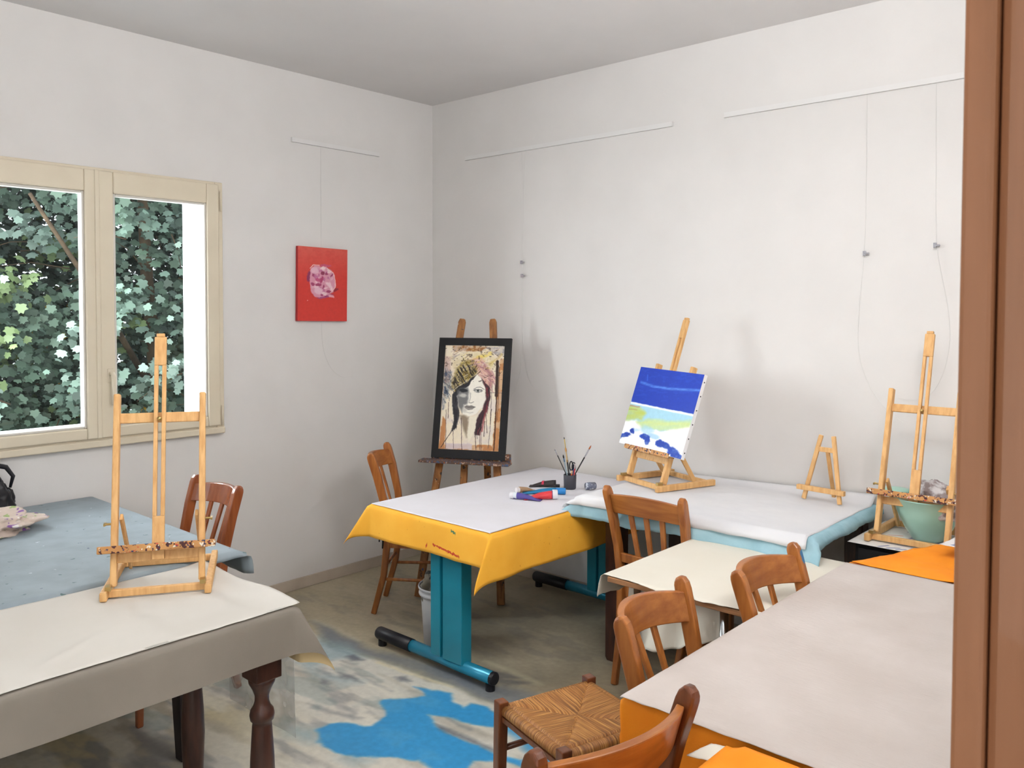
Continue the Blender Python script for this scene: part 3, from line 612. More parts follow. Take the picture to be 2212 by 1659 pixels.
# ---- black cabinet with printed paper
T = empty('low_cabinet', (3.55, -0.25, 0), 0, 'black low cabinet covered with printed paper beside the pale blue cloth', 'cabinet')
o = (3.55, -0.25); bm = nb(); box(bm, 3.085-o[0], 4.15-o[0], -0.455-o[1], -0.02-o[1], 0.0, 0.733); bobj('body', bm, M_blackm, T, bevel=0.003)
for xa, xb in ((3.10, 3.60), (3.61, 4.135)):
    bm = nb(); box(bm, xa-o[0], xb-o[0], -0.468-o[1], -0.456-o[1], 0.04, 0.715); bobj('door', bm, M_blackm, T, bevel=0.002)
# printed paper on it
nx_, ny_ = 300, 140; us = np.linspace(3.062, 4.14, nx_); vs = np.linspace(-0.482, -0.015, ny_); X, Y = np.meshgrid(us, vs, indexing='ij')
pp = Paint(X, Y, (232, 231, 228)); r_ = random.Random(4)
for k in range(46):
    x = r_.uniform(3.08, 4.0); y = -0.47+0.052*r_.randint(0, 8); c = (70, 84, 150) if r_.random() < .6 else (205, 120, 95)
    pp.line([(x, y), (x+r_.uniform(.02, .05), y+r_.uniform(.02, .045))], .009, c, .75, .004)
pp.poly([(3.19, -.40), (3.45, -.44), (3.52, -.2), (3.26, -.17)], (205, 200, 205), .9, .004)
for k in range(16):
    x = 3.23+.018*k; pp.line([(x, -.38), (x+.02, -.22)], .007, (190, 110, 90) if k % 3 else (80, 80, 140), .5, .004)
M_print = attr_mat('printed_paper', rough=0.7, noise=0.03)
pz = 0.7365+0.0015*fbm(X*9, Y*9, 5); np_ = link('newspaper', grid_mesh('newspaper', np.stack([X, Y, pz], -1), pp.C), M_print, smooth=True, solid=0.001)
props(np_, 'white paper with blue and red print on the black cabinet, under the easel', 'newspaper')
us = np.linspace(0, 1, 60); U, V = np.meshgrid(us, us, indexing='ij'); a, b, c, d_ = [np.array(p) for p in ((3.462, -0.66, 0.835), (3.80, -0.68, 0.84), (3.82, -0.40, 0.85), (3.50, -0.45, 0.838))]
P = (a*(1-U[..., None])+b*U[..., None])*(1-V[..., None])+(d_*(1-U[..., None])+c*U[..., None])*V[..., None]
pq = Paint(U*10, V*10, (232, 230, 230)); pq.line([(1.2, .9), (2.6, 1.2)], .5, (70, 90, 160), .9, .2); pq.line([(1.4, 1.0), (1.2, 2.2)], .35, (70, 90, 160), .9, .2); pq.line([(1.6, 3.2), (4, 3.4)], .3, (130, 160, 200), .8, .3)
P[..., 2] += 0.01*fbm(U*4, V*4, 3)
q = link('newspaper', grid_mesh('newspaper', P, pq.C), M_print, smooth=True, solid=0.001); props(q, 'sheet with large blue print lying on the rumpled orange cloth', 'newspaper')

# ---- turned-leg table with cream paper over grey oilcloth
T = empty('turned_leg_table', (1.74, -3.2, 0), 0, 'dark table with turned legs under grey oilcloth and cream paper', 'table')
o = (1.74, -3.2); table_top('tabletop', M_dark, 1.44, 2.045, -3.95, -2.50, 0.752, 0.025, T, o)
prof = [(0.034, 0), (0.033, 0.02), (0.040, 0.19), (0.0375, 0.27), (0.031, 0.375), (0.0285, 0.388), (0.0365, 0.392), (0.039, 0.408), (0.036, 0.424), (0.027, 0.436), (0.0225, 0.452), (0.0225, 0.470), (0.030, 0.492), (0.041, 0.512), (0.043, 0.53)]
for xx in (1.53, 1.985):
    for yy in (-2.565, -3.87):
        bm = nb(); lathe(bm, prof, 28, (xx-o[0], yy-o[1], 0)); l = bobj('leg', bm, M_dark, T, smooth=True)
        bm = nb(); box(bm, xx-.045-o[0], xx+.045-o[0], yy-.045-o[1], yy+.045-o[1], 0.528, 0.727); bobj('leg_block', bm, M_dark, l, bevel=0.003)
bm = nb(); box(bm, 1.985-o[0], 2.005-o[0], -3.83-o[1], -2.6-o[1], 0.60, 0.727); box(bm, 1.54-o[0], 1.97-o[0], -2.56-o[1], -2.54-o[1], 0.60, 0.727); bobj('apron', bm, M_dark, T)
def epost(P, U, V):
    k = np.clip((P[..., 1]+2.62)/0.14, 0, 1)*np.clip((P[..., 0]-1.9)/0.15, 0, 1)
    return P
ec = drape('tablecloth', M_grey2, 1.43, 2.055, -3.97, -2.495, 0.7575, (0.0, 0.158, 0.0, 0.20), ear=(0, 0, 0.42, 0.2), flare=0.06, wave=0.003, wf=6, seed=20, thick=0, edir={(1, 1): (.6, 1)}, epow=1.0)
props(ec, 'grey oilcloth with a curled corner, hanging from the turned-leg table', 'tablecloth')
def eppost(P, U, V):
    k = np.clip((V+2.56)/0.09, 0, 1); P[..., 2] += 0.006*k*k*(1+np.sin(U*14))
    s = np.exp(-((U-1.95+(V+3.15)*0.55)/0.02)**2)*np.exp(-((V+3.1)/0.13)**2); P[..., 2] += 0.006*s
    return P
ep = drape('paper_sheet', M_creamE, 1.435, 2.062, -3.97, -2.475, 0.7615, (0, 0.004, 0, 0.0), ear=(0, 0, 0, 0), seed=22, crease=0.0016, thick=0.0008, ragged=0.006, post=eppost)
props(ep, 'cream paper over the grey oilcloth, with the tall empty easel on it', 'paper')

# ---- table under the window with speckled grey cloth
T = empty('window_table', (0.7, -3.1, 0), 0, 'table with black tapered legs under speckled grey cloth at the window', 'table')
o = (0.7, -3.1); table_top('tabletop', M_vdark, 0.02, 1.385, -3.95, -2.325, 0.760, 0.03, T, o)
for xx, yy in ((1.335, -2.50), (0.09, -2.40), (1.31, -3.87), (0.09, -3.87)):
    bm = nb(); sweep(bm, [(xx-o[0], yy-o[1], 0), (xx-o[0], yy-o[1], 0.40), (xx-o[0], yy-o[1], 0.73)], [0.048, 0.078, 0.082], [0.048, 0.078, 0.082]); bobj('leg', bm, M_vdark, T, bevel=0.003)
fc = drape('tablecloth', M_fcloth, 0.016, 1.40, -3.97, -2.31, 0.7645, (0.0, 0.03, 0.0, 0.10), ear=(0, 0, 0.75, 0.1), flare=0.14, wave=0.008, wf=18, seed=25, thick=0.003, ragged=0.006)
props(fc, 'blue-grey cloth speckled with paint on the table under the panes', 'tablecloth')

# ---- clear plastic sheet propped on the floor by a chair
us = np.linspace(0, 1, 40); U, V = np.meshgrid(us, us, indexing='ij')
P = np.stack([1.02+0.50*U, -2.135-0.012*V+0.004*np.sin(U*9), 0.002+0.50*V], -1)
q = link('plastic_sheet', grid_mesh('plastic_sheet', P), M_sheet, smooth=True, solid=0.001); props(q, 'upright clear plastic sheet on the painted floor behind the turned table leg', 'plastic sheet')
#@@
# ================================================================== CHAIRS AND STOOL
def rush_mat():
    m = bpy.data.materials.new('woven_rush'); m.use_nodes = True; nt = m.node_tree; b = nt.nodes['Principled BSDF']; b.inputs['Roughness'].default_value = 0.5
    tc = node(nt, 'ShaderNodeTexCoord'); sp = node(nt, 'ShaderNodeSeparateXYZ'); nt.links.new(tc.outputs['Object'], sp.inputs[0])
    def mth(op, a, b_=None):
        n = node(nt, 'ShaderNodeMath', operation=op)
        for i, v in enumerate((a, b_)):
            if v is None: continue
            if isinstance(v, (int, float)): n.inputs[i].default_value = v
            else: nt.links.new(v, n.inputs[i])
        return n.outputs[0]
    x, y = sp.outputs[0], sp.outputs[1]
    side = mth('GREATER_THAN', mth('ABSOLUTE', x), mth('ABSOLUTE', y))
    mixn = node(nt, 'ShaderNodeMix', data_type='FLOAT'); nt.links.new(side, mixn.inputs[0]); nt.links.new(x, mixn.inputs[2]); nt.links.new(y, mixn.inputs[3])
    along = node(nt, 'ShaderNodeMix', data_type='FLOAT'); nt.links.new(side, along.inputs[0]); nt.links.new(y, along.inputs[2]); nt.links.new(x, along.inputs[3])
    cb = node(nt, 'ShaderNodeCombineXYZ'); nt.links.new(mth('MULTIPLY', mixn.outputs[0], 240.0), cb.inputs[0]); nt.links.new(mth('MULTIPLY', along.outputs[0], 7.0), cb.inputs[1]); nt.links.new(mth('MULTIPLY', side, 7.3), cb.inputs[2])
    n = node(nt, 'ShaderNodeTexNoise'); n.inputs['Scale'].default_value = 1.0; n.inputs['Detail'].default_value = 3; nt.links.new(cb.outputs[0], n.inputs[0])
    r = node(nt, 'ShaderNodeValToRGB'); e = r.color_ramp.elements; e[0].position = 0.33; e[0].color = (*rgb(120, 76, 36), 1); e[1].position = 0.68; e[1].color = (*rgb(200, 150, 84), 1)
    e2 = e.new(0.5); e2.color = (*rgb(158, 104, 50), 1)
    nt.links.new(n.outputs[0], r.inputs[0]); nt.links.new(r.outputs[0], b.inputs['Base Color'])
    bp = node(nt, 'ShaderNodeBump'); bp.inputs['Strength'].default_value = 0.9; bp.inputs['Distance'].default_value = 0.004; nt.links.new(n.outputs[0], bp.inputs['Height']); nt.links.new(bp.outputs[0], b.inputs['Normal'])
    return m
M_rush = rush_mat()

def make_chair(name, loc, rz, label, wtop=0.195, wseat=0.175, wfoot=0.165, h=0.90, railh=0.085, sag=0.05, m=M_chair, mtop=None, seatm=None, kick=0.265, lean=0.27, straight=False, group=None, nsp=3):
    t = empty(name, (*loc, 0), rz, label, 'chair', group)
    def cx(z):                                     # rear post half-spacing and depth at height z
        k = z/h; return wfoot+(wseat-wfoot)*min(k/.5, 1)+(wtop-wseat)*max(0, (k-.5)/.5)
    yp = [(0, kick), (0.22, 0.205), (0.45, 0.178), (0.62, 0.195), (0.78, 0.232), (h, lean)]
    def yz(z):
        for (a, ya), (b, yb) in zip(yp, yp[1:]):
            if z <= b: return ya+(yb-ya)*(z-a)/(b-a)
        return yp[-1][1]
    for s in (-1, 1):
        pts = [(s*cx(z), y, z) for z, y in yp[:-1]]+[(s*cx(h-.035), yz(h-.035), h-.035), (s*cx(h-.018), yz(h-.018)+.001, h-.018), (s*cx(h-.007), yz(h-.007)+.004, h-.007), (s*cx(h), yz(h)+.008, h)]
        bm = nb(); sweep(bm, pts, [0.028, 0.030, 0.033, 0.032, 0.031, 0.031, 0.030, 0.028, 0.022], [0.030, 0.034, 0.040, 0.040, 0.046, 0.046, 0.043, 0.034, 0.014])
        lg = bobj('leg', bm, m, t, bevel=0.006, seg=3, smooth=False)
        bm = nb(); sweep(bm, [(s*(wfoot+.035), -0.195, 0), (s*(wfoot+.037), -0.19, 0.44)], [0.026, 0.036], [0.026, 0.036]); bobj('leg', bm, m, t, bevel=0.006, seg=3)
    # curved top rail
    zt = h-0.035; n = 18
    def rail(z0, z1, sag_, th, nm, mm, arch=0.0):
        bm = nb(); w0 = cx(z0)-.012; prev = None; rings = []
        for i in range(n+1):
            k = i/n*2-1; x = w0*k; yb = yz((z0+z1)/2); off = sag_*(1-k*k); a = arch*(1-k*k)
            rings.append([bm.verts.new((x, yz(z0)+off-th/2, z0+a*.4)), bm.verts.new((x, yz(z0)+off+th/2, z0+a*.4)), bm.verts.new((x, yz(z1)+off+th/2, z1+a)), bm.verts.new((x, yz(z1)+off-th/2, z1+a))])
        for a, b in zip(rings, rings[1:]):
            for q in range(4): bm.faces.new((a[q], a[(q+1) % 4], b[(q+1) % 4], b[q]))
        bm.faces.new(rings[0][::-1]); bm.faces.new(rings[-1])
        return bobj(nm, bm, mm, t, bevel=0.004)
    rail(zt-railh, zt, sag, 0.022, 'top_rail', mtop or (M_chair_h if m is M_chair else m), 0.012)
    zl = 0.565; rail(zl-0.022, zl+0.022, sag*.45, 0.018, 'lower_rail', m)
    for i in range(nsp):
        k = (i-(nsp-1)/2)*0.42; x0 = k*wseat*.95; x1 = k*wtop*1.0
        bm = nb(); sweep(bm, [(x0, yz(zl)+sag*.45*(1-k*k), zl+.01), (x1, yz(zt-railh)+sag*(1-k*k), zt-railh+.012)], [0.023, 0.026], 0.011); bobj('spindle', bm, m, t, bevel=0.002)
    # seat
    bm = nb(); out = [(-wfoot-.045, -0.215), (wfoot+.045, -0.215), (wseat+.012, 0.165), (-wseat-.012, 0.165)]
    lo = [bm.verts.new((*p, 0.435)) for p in out]; hi = [bm.verts.new((*p, 0.457)) for p in out]
    for q in range(4): bm.faces.new((lo[q], lo[(q+1) % 4], hi[(q+1) % 4], hi[q]))
    bm.faces.new(lo[::-1]); bm.faces.new(hi); bobj('seat', bm, seatm or m, t, bevel=0.012, seg=3)
    bm = nb(); ins = 0.03; sweep(bm, [(-wfoot-.02, -.19, .405), (wfoot+.02, -.19, .405)], .02, .05, (0, 1, 0)); sweep(bm, [(-wseat, .17, .405), (wseat, .17, .405)], .02, .05, (0, 1, 0))
    for s in (-1, 1): sweep(bm, [(s*(wfoot+.035), -.18, .405), (s*wseat, .17, .405)], .02, .05, (1, 0, 0))
    bobj('seat_frame', bm, m, t)
    for s in (-1, 1):
        bm = nb(); tube(bm, [(s*(wfoot+.034), -.19, .20), (s*(wfoot+.01), .205, .20)], .009, 10); bobj('stretcher', bm, m, t, smooth=True)
    bm = nb(); tube(bm, [(-wfoot-.034, -.19, .27), (wfoot+.034, -.19, .27)], .010, 10); bobj('stretcher', bm, m, t, smooth=True)
    bm = nb(); tube(bm, [(-wfoot-.005, .205, .26), (wfoot+.005, .205, .26)], .009, 10); bobj('stretcher', bm, m, t, smooth=True)
    return t
D2R = PI/180
G = None
make_chair('wooden_chair', (2.325, -0.625), 180*D2R, 'straight-railed brown chair with three flat spindles, in front of the light blue cloth', wtop=0.195, wseat=0.172, wfoot=0.147, h=0.90, sag=0.012, railh=0.088, group=G)
make_chair('wooden_chair', (3.340, -1.965), 98*D2R, 'round-railed brown chair pushed against the long side of the large table, near the rush stool', wtop=0.200, wseat=0.172, wfoot=.15, h=0.90, sag=0.085, railh=0.088, lean=0.262, group=G)
C3 = make_chair('wooden_chair', (3.418, -1.43), 90.5*D2R, 'curved-back chair with a blue paint mark, between the small table and large table', wtop=0.208, wseat=0.178, h=0.90, sag=0.080, railh=0.088, lean=0.27, group=G)
make_chair('wooden_chair', (3.150, -2.600), -99.8*D2R, 'chair with dark post tops and a long curved top rail, beside the rush stool', wtop=0.213, wseat=0.185, h=0.90, sag=0.06, railh=0.095, m=M_chair_d, mtop=M_chair_h, group=G)
C5 = make_chair('wooden_chair', (0.790, -0.785), 127.5*D2R, 'side-on brown chair at the yellow-orange tablecloth near the portrait easel', wtop=0.195, wseat=0.165, wfoot=0.145, h=0.905, sag=0.055, railh=0.085, group=G)
make_chair('wooden_chair', (0.765, -2.315), 0, 'reddish varnished chair behind the blue-grey cloth, below the window', wtop=0.190, wseat=0.18, wfoot=0.175, h=0.91, sag=0.06, railh=0.08, m=M_chair_r, group=G)
# a dab of blue paint on the far post of the third chair
mk = M_chair.copy(); mk.name = 'orange_brown_wood_blue_dab'; nt = mk.node_tree; b = nt.nodes['Principled BSDF']; src = b.inputs['Base Color'].links[0].from_socket
tc = node(nt, 'ShaderNodeTexCoord'); vd = node(nt, 'ShaderNodeVectorMath', operation='DISTANCE'); vd.inputs[1].default_value = (.215, .235, .862); nt.links.new(tc.outputs['Object'], vd.inputs[0])
nz = node(nt, 'ShaderNodeTexNoise'); nz.inputs['Scale'].default_value = 70; nt.links.new(tc.outputs['Object'], nz.inputs[0])
ml = node(nt, 'ShaderNodeMath', operation='MULTIPLY'); ml.inputs[1].default_value = .042; nt.links.new(nz.outputs[0], ml.inputs[0])
lt = node(nt, 'ShaderNodeMath', operation='LESS_THAN'); nt.links.new(vd.outputs['Value'], lt.inputs[0]); nt.links.new(ml.outputs[0], lt.inputs[1])
mx = node(nt, 'ShaderNodeMix', data_type='RGBA'); mx.inputs[7].default_value = (*rgb(30, 110, 160), 1); nt.links.new(lt.outputs[0], mx.inputs[0]); nt.links.new(src, mx.inputs[6]); nt.links.new(mx.outputs[2], b.inputs['Base Color'])
for ch in C3.children:
    if ch.name.startswith('leg'): ch.data.materials[0] = mk
# tied-on seat pad of the chair by the portrait easel
bm = nb(); box(bm, -.165, .165, -.19, .15, .458, .482); bobj('seat_pad', bm, mat('pale_blue_pad', rgb(176, 204, 214), rgb(160, 190, 202), 8, rough=.9), C5, bevel=.010, seg=3)
bm = nb(); tube(bm, [(-.175, .15, .475), (-.192, .185, .485), (-.196, .20, .470), (-.190, .20, .43), (-.186, .205, .38)], [.003, .005, .007, .006, .004], 8); tube(bm, [(-.192, .19, .478), (-.205, .215, .47), (-.198, .22, .42)], [.006, .006, .004], 8)
bobj('ribbon', bm, M_black, C5, smooth=True)
# ---- rush stool
ST = empty('rush_stool', (2.775, -1.945, 0), -16.5*D2R, 'square stool with a woven rush seat and dark wooden legs on the blue painted floor', 'stool')
hw = 0.168; n = 44; us = np.linspace(-1, 1, n); U, V = np.meshgrid(us, us, indexing='ij')
mx_ = np.maximum(np.abs(U), np.abs(V)); mn_ = np.minimum(np.abs(U), np.abs(V))
Zs = 0.452-0.012*(1-mx_)**.8-0.006*np.exp(-((mx_-mn_)/.05)**2)*(mx_ > .08)
dr = np.clip((mx_-.90)/.10, 0, 1); Zs = Zs-0.034*dr**2
rr_ = 1-0.015*dr
me = grid_mesh('seat', np.stack([U*hw*rr_, V*hw*rr_, Zs], -1)); s = link('seat', me, M_rush, ST, smooth=True, solid=0.0)
bm = nb()
for (a, b) in (((-hw, -hw), (hw, -hw)), ((hw, -hw), (hw, hw)), ((hw, hw), (-hw, hw)), ((-hw, hw), (-hw, -hw))):
    tube(bm, [(a[0]*.985, a[1]*.985, .428), (b[0]*.985, b[1]*.985, .428)], .0175, 12)
bobj('seat_roll', bm, M_rush, ST, smooth=True)
bm = nb()
for (a, b) in (((-hw, -hw), (hw, -hw)), ((hw, -hw), (hw, hw)), ((hw, hw), (-hw, hw)), ((-hw, hw), (-hw, -hw))):
    sweep(bm, [(a[0]*1.01, a[1]*1.01, .405), (b[0]*1.01, b[1]*1.01, .405)], .016, .022, (0, 0, 1))
bobj('seat_frame', bm, M_chair_d, ST)
for a in (-1, 1):
    for b in (-1, 1):
        bm = nb(); sweep(bm, [(a*(hw+.012), b*(hw+.012), 0), (a*(hw+.005), b*(hw+.005), 0.458)], [.030, .036], [.030, .036]); bobj('leg', bm, M_chair_d, ST, bevel=.004)
for z, ax in ((.24, 0), (.30, 1)):
    for s_ in (-1, 1):
        e = hw+.008; p = [(-e, s_*e, z), (e, s_*e, z)] if ax == 0 else [(s_*e, -e, z), (s_*e, e, z)]
        bm = nb(); tube(bm, p, .010, 10); bobj('stretcher', bm, M_chair_d, ST, smooth=True)
# ---- second orange-covered table, mostly out of the picture
SB = empty('end_table', (3.80, -2.70, 0), 0, 'table abutting the large table, covered with flat bright orange cloth', 'table')
bm = nb(); box(bm, -.295, .30, -.33, .315, .735, .758); bobj('tabletop', bm, M_bare, SB, bevel=.004)
for a in (-.26, .26):
    for b in (-.29, .28):
        bm = nb(); sweep(bm, [(a, b, 0), (a, b, .735)], .045, .045); bobj('leg', bm, M_dark, SB)
def foldpost(P, U, V):
    P[..., 2] += .012*np.clip((V+2.42)/.03, 0, 1)*np.clip((U-3.52)/.02, 0, 1); return P
q = drape('tablecloth', M_orange2, 3.50, 4.11, -3.04, -2.366, 0.764, (.16, .04, .04, 0.0), ear=(.3,)*4, seed=33, crease=0.001, flare=.03, wave=.005, post=foldpost)
props(q, 'bright orange cloth on the end table, folded double along the large table', 'tablecloth')
q = flap('pale_cloth', M_cream, [(3.445, -2.44, .752), (3.51, -2.44, .7625), (3.51, -2.366, .7625), (3.462, -2.366, .756)], 5, .002, 10)
props(q, 'small pale cloth corner poking out from under the orange cloth of the end table', 'cloth')

# ================================================================== EASELS
def up_(th, yu, u, s): return (u, yu+s*math.sin(th), .03+s*math.cos(th))
def table_easel(loc, z0, rz, th, label, w=.135, Lu=.62, Lm=.85, D=.37, yu=.03, sl=.12, sc=.55, mast0=.13, knob=True):
    t = empty('table_easel', (*loc, z0), rz, label, 'easel')
    off = yu; ct, st = math.cos(th), math.sin(th); ax = (1, 0, 0)
    for s in (-1, 1):
        bm = nb(); box(bm, s*(w+.022)-.011, s*(w+.022)+.011, -.03, D, 0, .030); bobj('base_rail', bm, M_easel, t, bevel=.004)
        bm = nb(); sweep(bm, [up_(th, yu, s*w, 0), up_(th, yu, s*w, Lu)], .020, .034, ax); bobj('upright', bm, M_easel, t, bevel=.004)
        a = up_(th, yu, s*(w-.018), .20); bm = nb(); sweep(bm, [(a[0], a[1]+.01, a[2]+.02), (s*(w-.018), D*.72, .022)], .010, .024, ax); bobj('strut', bm, M_easel, t, bevel=.002)
        bm = nb(); a = up_(th, yu, s*(w+.010), .20); tube(bm, [a, (a[0]+s*.022, a[1], a[2])], .004, 8); box(bm, a[0]+s*.020-.003, a[0]+s*.020+.003, a[1]-.012, a[1]+.012, a[2]-.004, a[2]+.004); bobj('wing_nut', bm, M_brass, t)
        bm = nb(); box(bm, s*(w+.008)-.012, s*(w+.008)+.006, -.012, .020, .028, .042); bobj('hinge', bm, M_brass, t)
    bm = nb(); box(bm, -w-.012, w+.012, .0, .018, .003, .027); bobj('crossbar', bm, M_easel, t, bevel=.003)
    bm = nb(); box(bm, -w-.012, w+.012, D-.05, D-.032, .003, .027); bobj('crossbar', bm, M_easel, t, bevel=.003)
    bm = nb(); sweep(bm, [up_(th, yu+.004, -w, sl), up_(th, yu+.004, w, sl)], .032, .014, (0, st, ct)); bobj('crossbar', bm, M_easel, t, bevel=.003)
    bm = nb(); sweep(bm, [up_(th, yu+.003, -w, sc), up_(th, yu+.003, w, sc)], .034, .014, (0, st, ct)); bobj('crossbar', bm, M_easel, t, bevel=.003)
    # ledge, caked with paint
    a = np.array(up_(th, yu-.030, 0, sl+.035)); bm = nb(); sweep(bm, [(-w-.045, a[1], a[2]), (w+.045, a[1], a[2])], .034, .014, (0, ct, -st)); sweep(bm, [(-w-.045, a[1]-.016*ct, a[2]+.006), (w+.045, a[1]-.016*ct, a[2]+.006)], .007, .024, (0, ct, -st)); bobj('ledge', bm, M_ledge, t, bevel=.003)
    # slotted mast
    s0, s1 = mast0, Lm; bm = nb(); mw = .019; a0 = mast0+.14; a1 = Lm-.11; ym = yu-.014
    def bar(x, wd, sa, sb, dep=.016): sweep(bm, [up_(th, ym, x, sa), up_(th, ym, x, sb)], wd, dep, ax)
    bar(0, 2*mw, s0, a0); bar(-mw+.0065, .013, a0, a1); bar(mw-.0065, .013, a0, a1); bar(0, 2*mw, a1, Lm-.012); bar(0, 1.4*mw, Lm-.012, Lm)
    bobj('mast', bm, M_easel, t, bevel=.002)
    if not knob: return t
    a = up_(th, ym-.014, 0, sc); bm = nb(); bmesh.ops.create_uvsphere(bm, u_segments=12, v_segments=8, radius=.008, matrix=Matrix.Translation(a)); bobj('knob', bm, M_brass, t, smooth=True)
    return t
table_easel((1.668, -2.752), 0.7655, 1.02, .205, 'tall empty wooden easel standing on the cream paper before the window', sl=.088, sc=.545, Lu=.628, Lm=.835, D=.385, mast0=.08)
table_easel((3.280, -0.405), 0.741, 0.0, .265, 'empty wooden easel on the printed paper of the black cabinet', sl=.135, sc=.53, Lu=.613, Lm=.87, D=.345, mast0=.14)
ME = table_easel((2.031, -0.461), 0.8185, -.333, .326, 'wooden easel holding the blue and white seascape canvas', sl=.112, sc=.50, Lu=.597, Lm=.854, D=.34, mast0=.14, knob=False)

# ---- small A-shaped display easel
t = empty('display_easel', (2.835, -0.165, 0.8185), -6*D2R, 'small A-shaped wooden display easel, empty, on the wrinkled white paper', 'easel')
th = .16; H_ = .30
for s in (-1, 1):
    bm = nb(); sweep(bm, [(s*.088, -.02, 0), (s*.030, -.02+H_*math.tan(th), H_)], .020, .013, (1, 0, 0)); bobj('leg', bm, M_easel, t, bevel=.003)
bm = nb(); sweep(bm, [(-.042, -.02+.235*math.tan(th), .235), (.042, -.02+.235*math.tan(th), .235)], .022, .012, (0, 0, 1)); bobj('crossbar', bm, M_easel, t, bevel=.002)
bm = nb(); sweep(bm, [(-.115, -.030, .055), (.115, -.030, .055)], .022, .022, (0, 0, 1)); bobj('ledge', bm, M_easel, t, bevel=.002)
bm = nb(); sweep(bm, [(0, -.01+.235*math.tan(th), .24), (.0, .10, 0)], .018, .010, (1, 0, 0)); bobj('rear_leg', bm, M_easel, t, bevel=.002)

# ---- floor easel with the framed portrait
pc = Vector((0.775, -0.40, 0)); yw = .467; tl = .213
FE = empty('floor_easel', (pc.x, pc.y, 0), yw, 'old paint-stained floor easel holding the framed portrait in the corner', 'easel')
tt = math.tan(tl); zc = 1.163
def fy(z): return (z-zc)*tt+.03
for s in (-1, 1):
    bm = nb(); sweep(bm, [(s*.255, fy(0), 0), (s*.10, fy(1.62), 1.62), (s*.098, fy(1.64), 1.64)], [.045, .045, .030], .022, (1, 0, 0)); bobj('leg', bm, M_old, FE, bevel=.004)
bm = nb(); sweep(bm, [(-.035, fy(.35)+.05, .30), (-.035, fy(1.2)+.02, 1.2)], .042, .02, (1, 0, 0)); bobj('centre_post', bm, M_old, FE, bevel=.003)
bm = nb(); sweep(bm, [(.05, fy(1.45)+.03, 1.45), (.03, .30, 0)], .042, .02, (1, 0, 0)); bobj('rear_leg', bm, M_old, FE, bevel=.003)
bm = nb(); sweep(bm, [(-.11, fy(1.5)+.02, 1.5), (.11, fy(1.5)+.02, 1.5)], .04, .018, (0, 0, 1)); bobj('crossbar', bm, M_old, FE)
bm = nb(); sweep(bm, [(-.19, fy(.42)+.02, .42), (.19, fy(.42)+.02, .42)], .04, .018, (0, 0, 1)); bobj('crossbar', bm, M_old, FE)
zl = zc-.367*math.cos(tl)-.012
bm = nb(); sweep(bm, [(-.285, fy(zl)-.055, zl), (.275, fy(zl)-.055, zl)], .085, .014, (0, 1, 0)); sweep(bm, [(-.235, fy(zl)+.0, zl+.025), (.265, fy(zl)+.0, zl+.025)], .012, .05, (0, 1, 0)); bobj('ledge', bm, M_oldledge, FE, bevel=.003)
#@@
# ================================================================== PAINTINGS
M_art = attr_mat('oil_paint', rough=0.45, noise=0.04, nscale=60, bump=0.05, bscale=120)
M_artm = attr_mat('mixed_media_paper', rough=0.6, noise=0.03, nscale=60)
# ---- framed portrait
TL, TR, BR, BL = (238, 290), (772, 300), (715, 1290), (168, 1262)
X, Y = bilinear((TL, TR, BR, BL), 200, 350); p = Paint(X, Y, (230, 219, 196)); p.warp(9, .03, 3)
N = lambda f, s, lo=.45, g=4: np.clip((fbm(X*f, Y*f, s)-lo)*g, 0, 1)
diag = fbm((X+Y)*.012, (X-Y)*.05, 17, 5); diag2 = fbm((X*.5+Y)*.01, (X-Y*.6)*.06, 27, 5)
p.mix(N(.012, 2)*.45, (205, 195, 200))
p.poly([(300, 296), (620, 300), (560, 350), (320, 352)], (146, 96, 54), .9, 10, tex=.5+N(.03, 4)); p.poly([(600, 305), (770, 305), (768, 400), (640, 360)], (150, 145, 150), .7, 18, tex=.4+N(.05, 6))
p.poly([(230, 400), (290, 400), (270, 640), (222, 660)], (186, 150, 140), .6, 14)
p.poly([(730, 420), (766, 420), (712, 1285), (655, 1285)], (188, 132, 84), .95, 8, tex=.6+N(.02, 9)); p.poly([(208, 960), (240, 1000), (222, 1262), (168, 1262)], (180, 122, 74), .95, 8)
p.poly([(165, 1222), (710, 1232), (716, 1292), (168, 1264)], (184, 128, 82), .95, 6, tex=.6+N(.03, 12)); p.poly([(238, 1212), (478, 1218), (470, 1270), (232, 1262)], (206, 194, 196), .9, 5)
p.poly([(225, 520), (290, 540), (285, 700), (235, 800), (212, 900), (215, 700)], (72, 84, 104), .9, 20, tex=.4+1.2*N(.03, 15))
p.poly([(280, 400), (420, 360), (640, 350), (700, 440), (640, 560), (540, 540), (470, 430), (320, 560)], (214, 200, 160), .8, 30, tex=.4+diag)
p.line([(440, 460), (540, 410), (640, 372)], 34, (228, 206, 96), .8, 20, tex=.4+diag*1.3); p.line([(640, 470), (700, 430), (740, 380)], 22, (200, 170, 80), .6, 16)
p.poly([(430, 430), (560, 410), (640, 520), (690, 620), (640, 700), (580, 640), (520, 530)], (208, 164, 148), .85, 26, tex=.55+diag)
p.line([(580, 480), (640, 560), (640, 690)], 26, (140, 90, 96), .5, 20)
p.poly([(290, 640), (330, 520), (400, 440), (470, 430), (530, 540), (470, 590), (430, 660), (360, 720), (290, 730)], (138, 118, 56), .95, 24, tex=.55+N(.04, 33))
rs = random.Random(9)
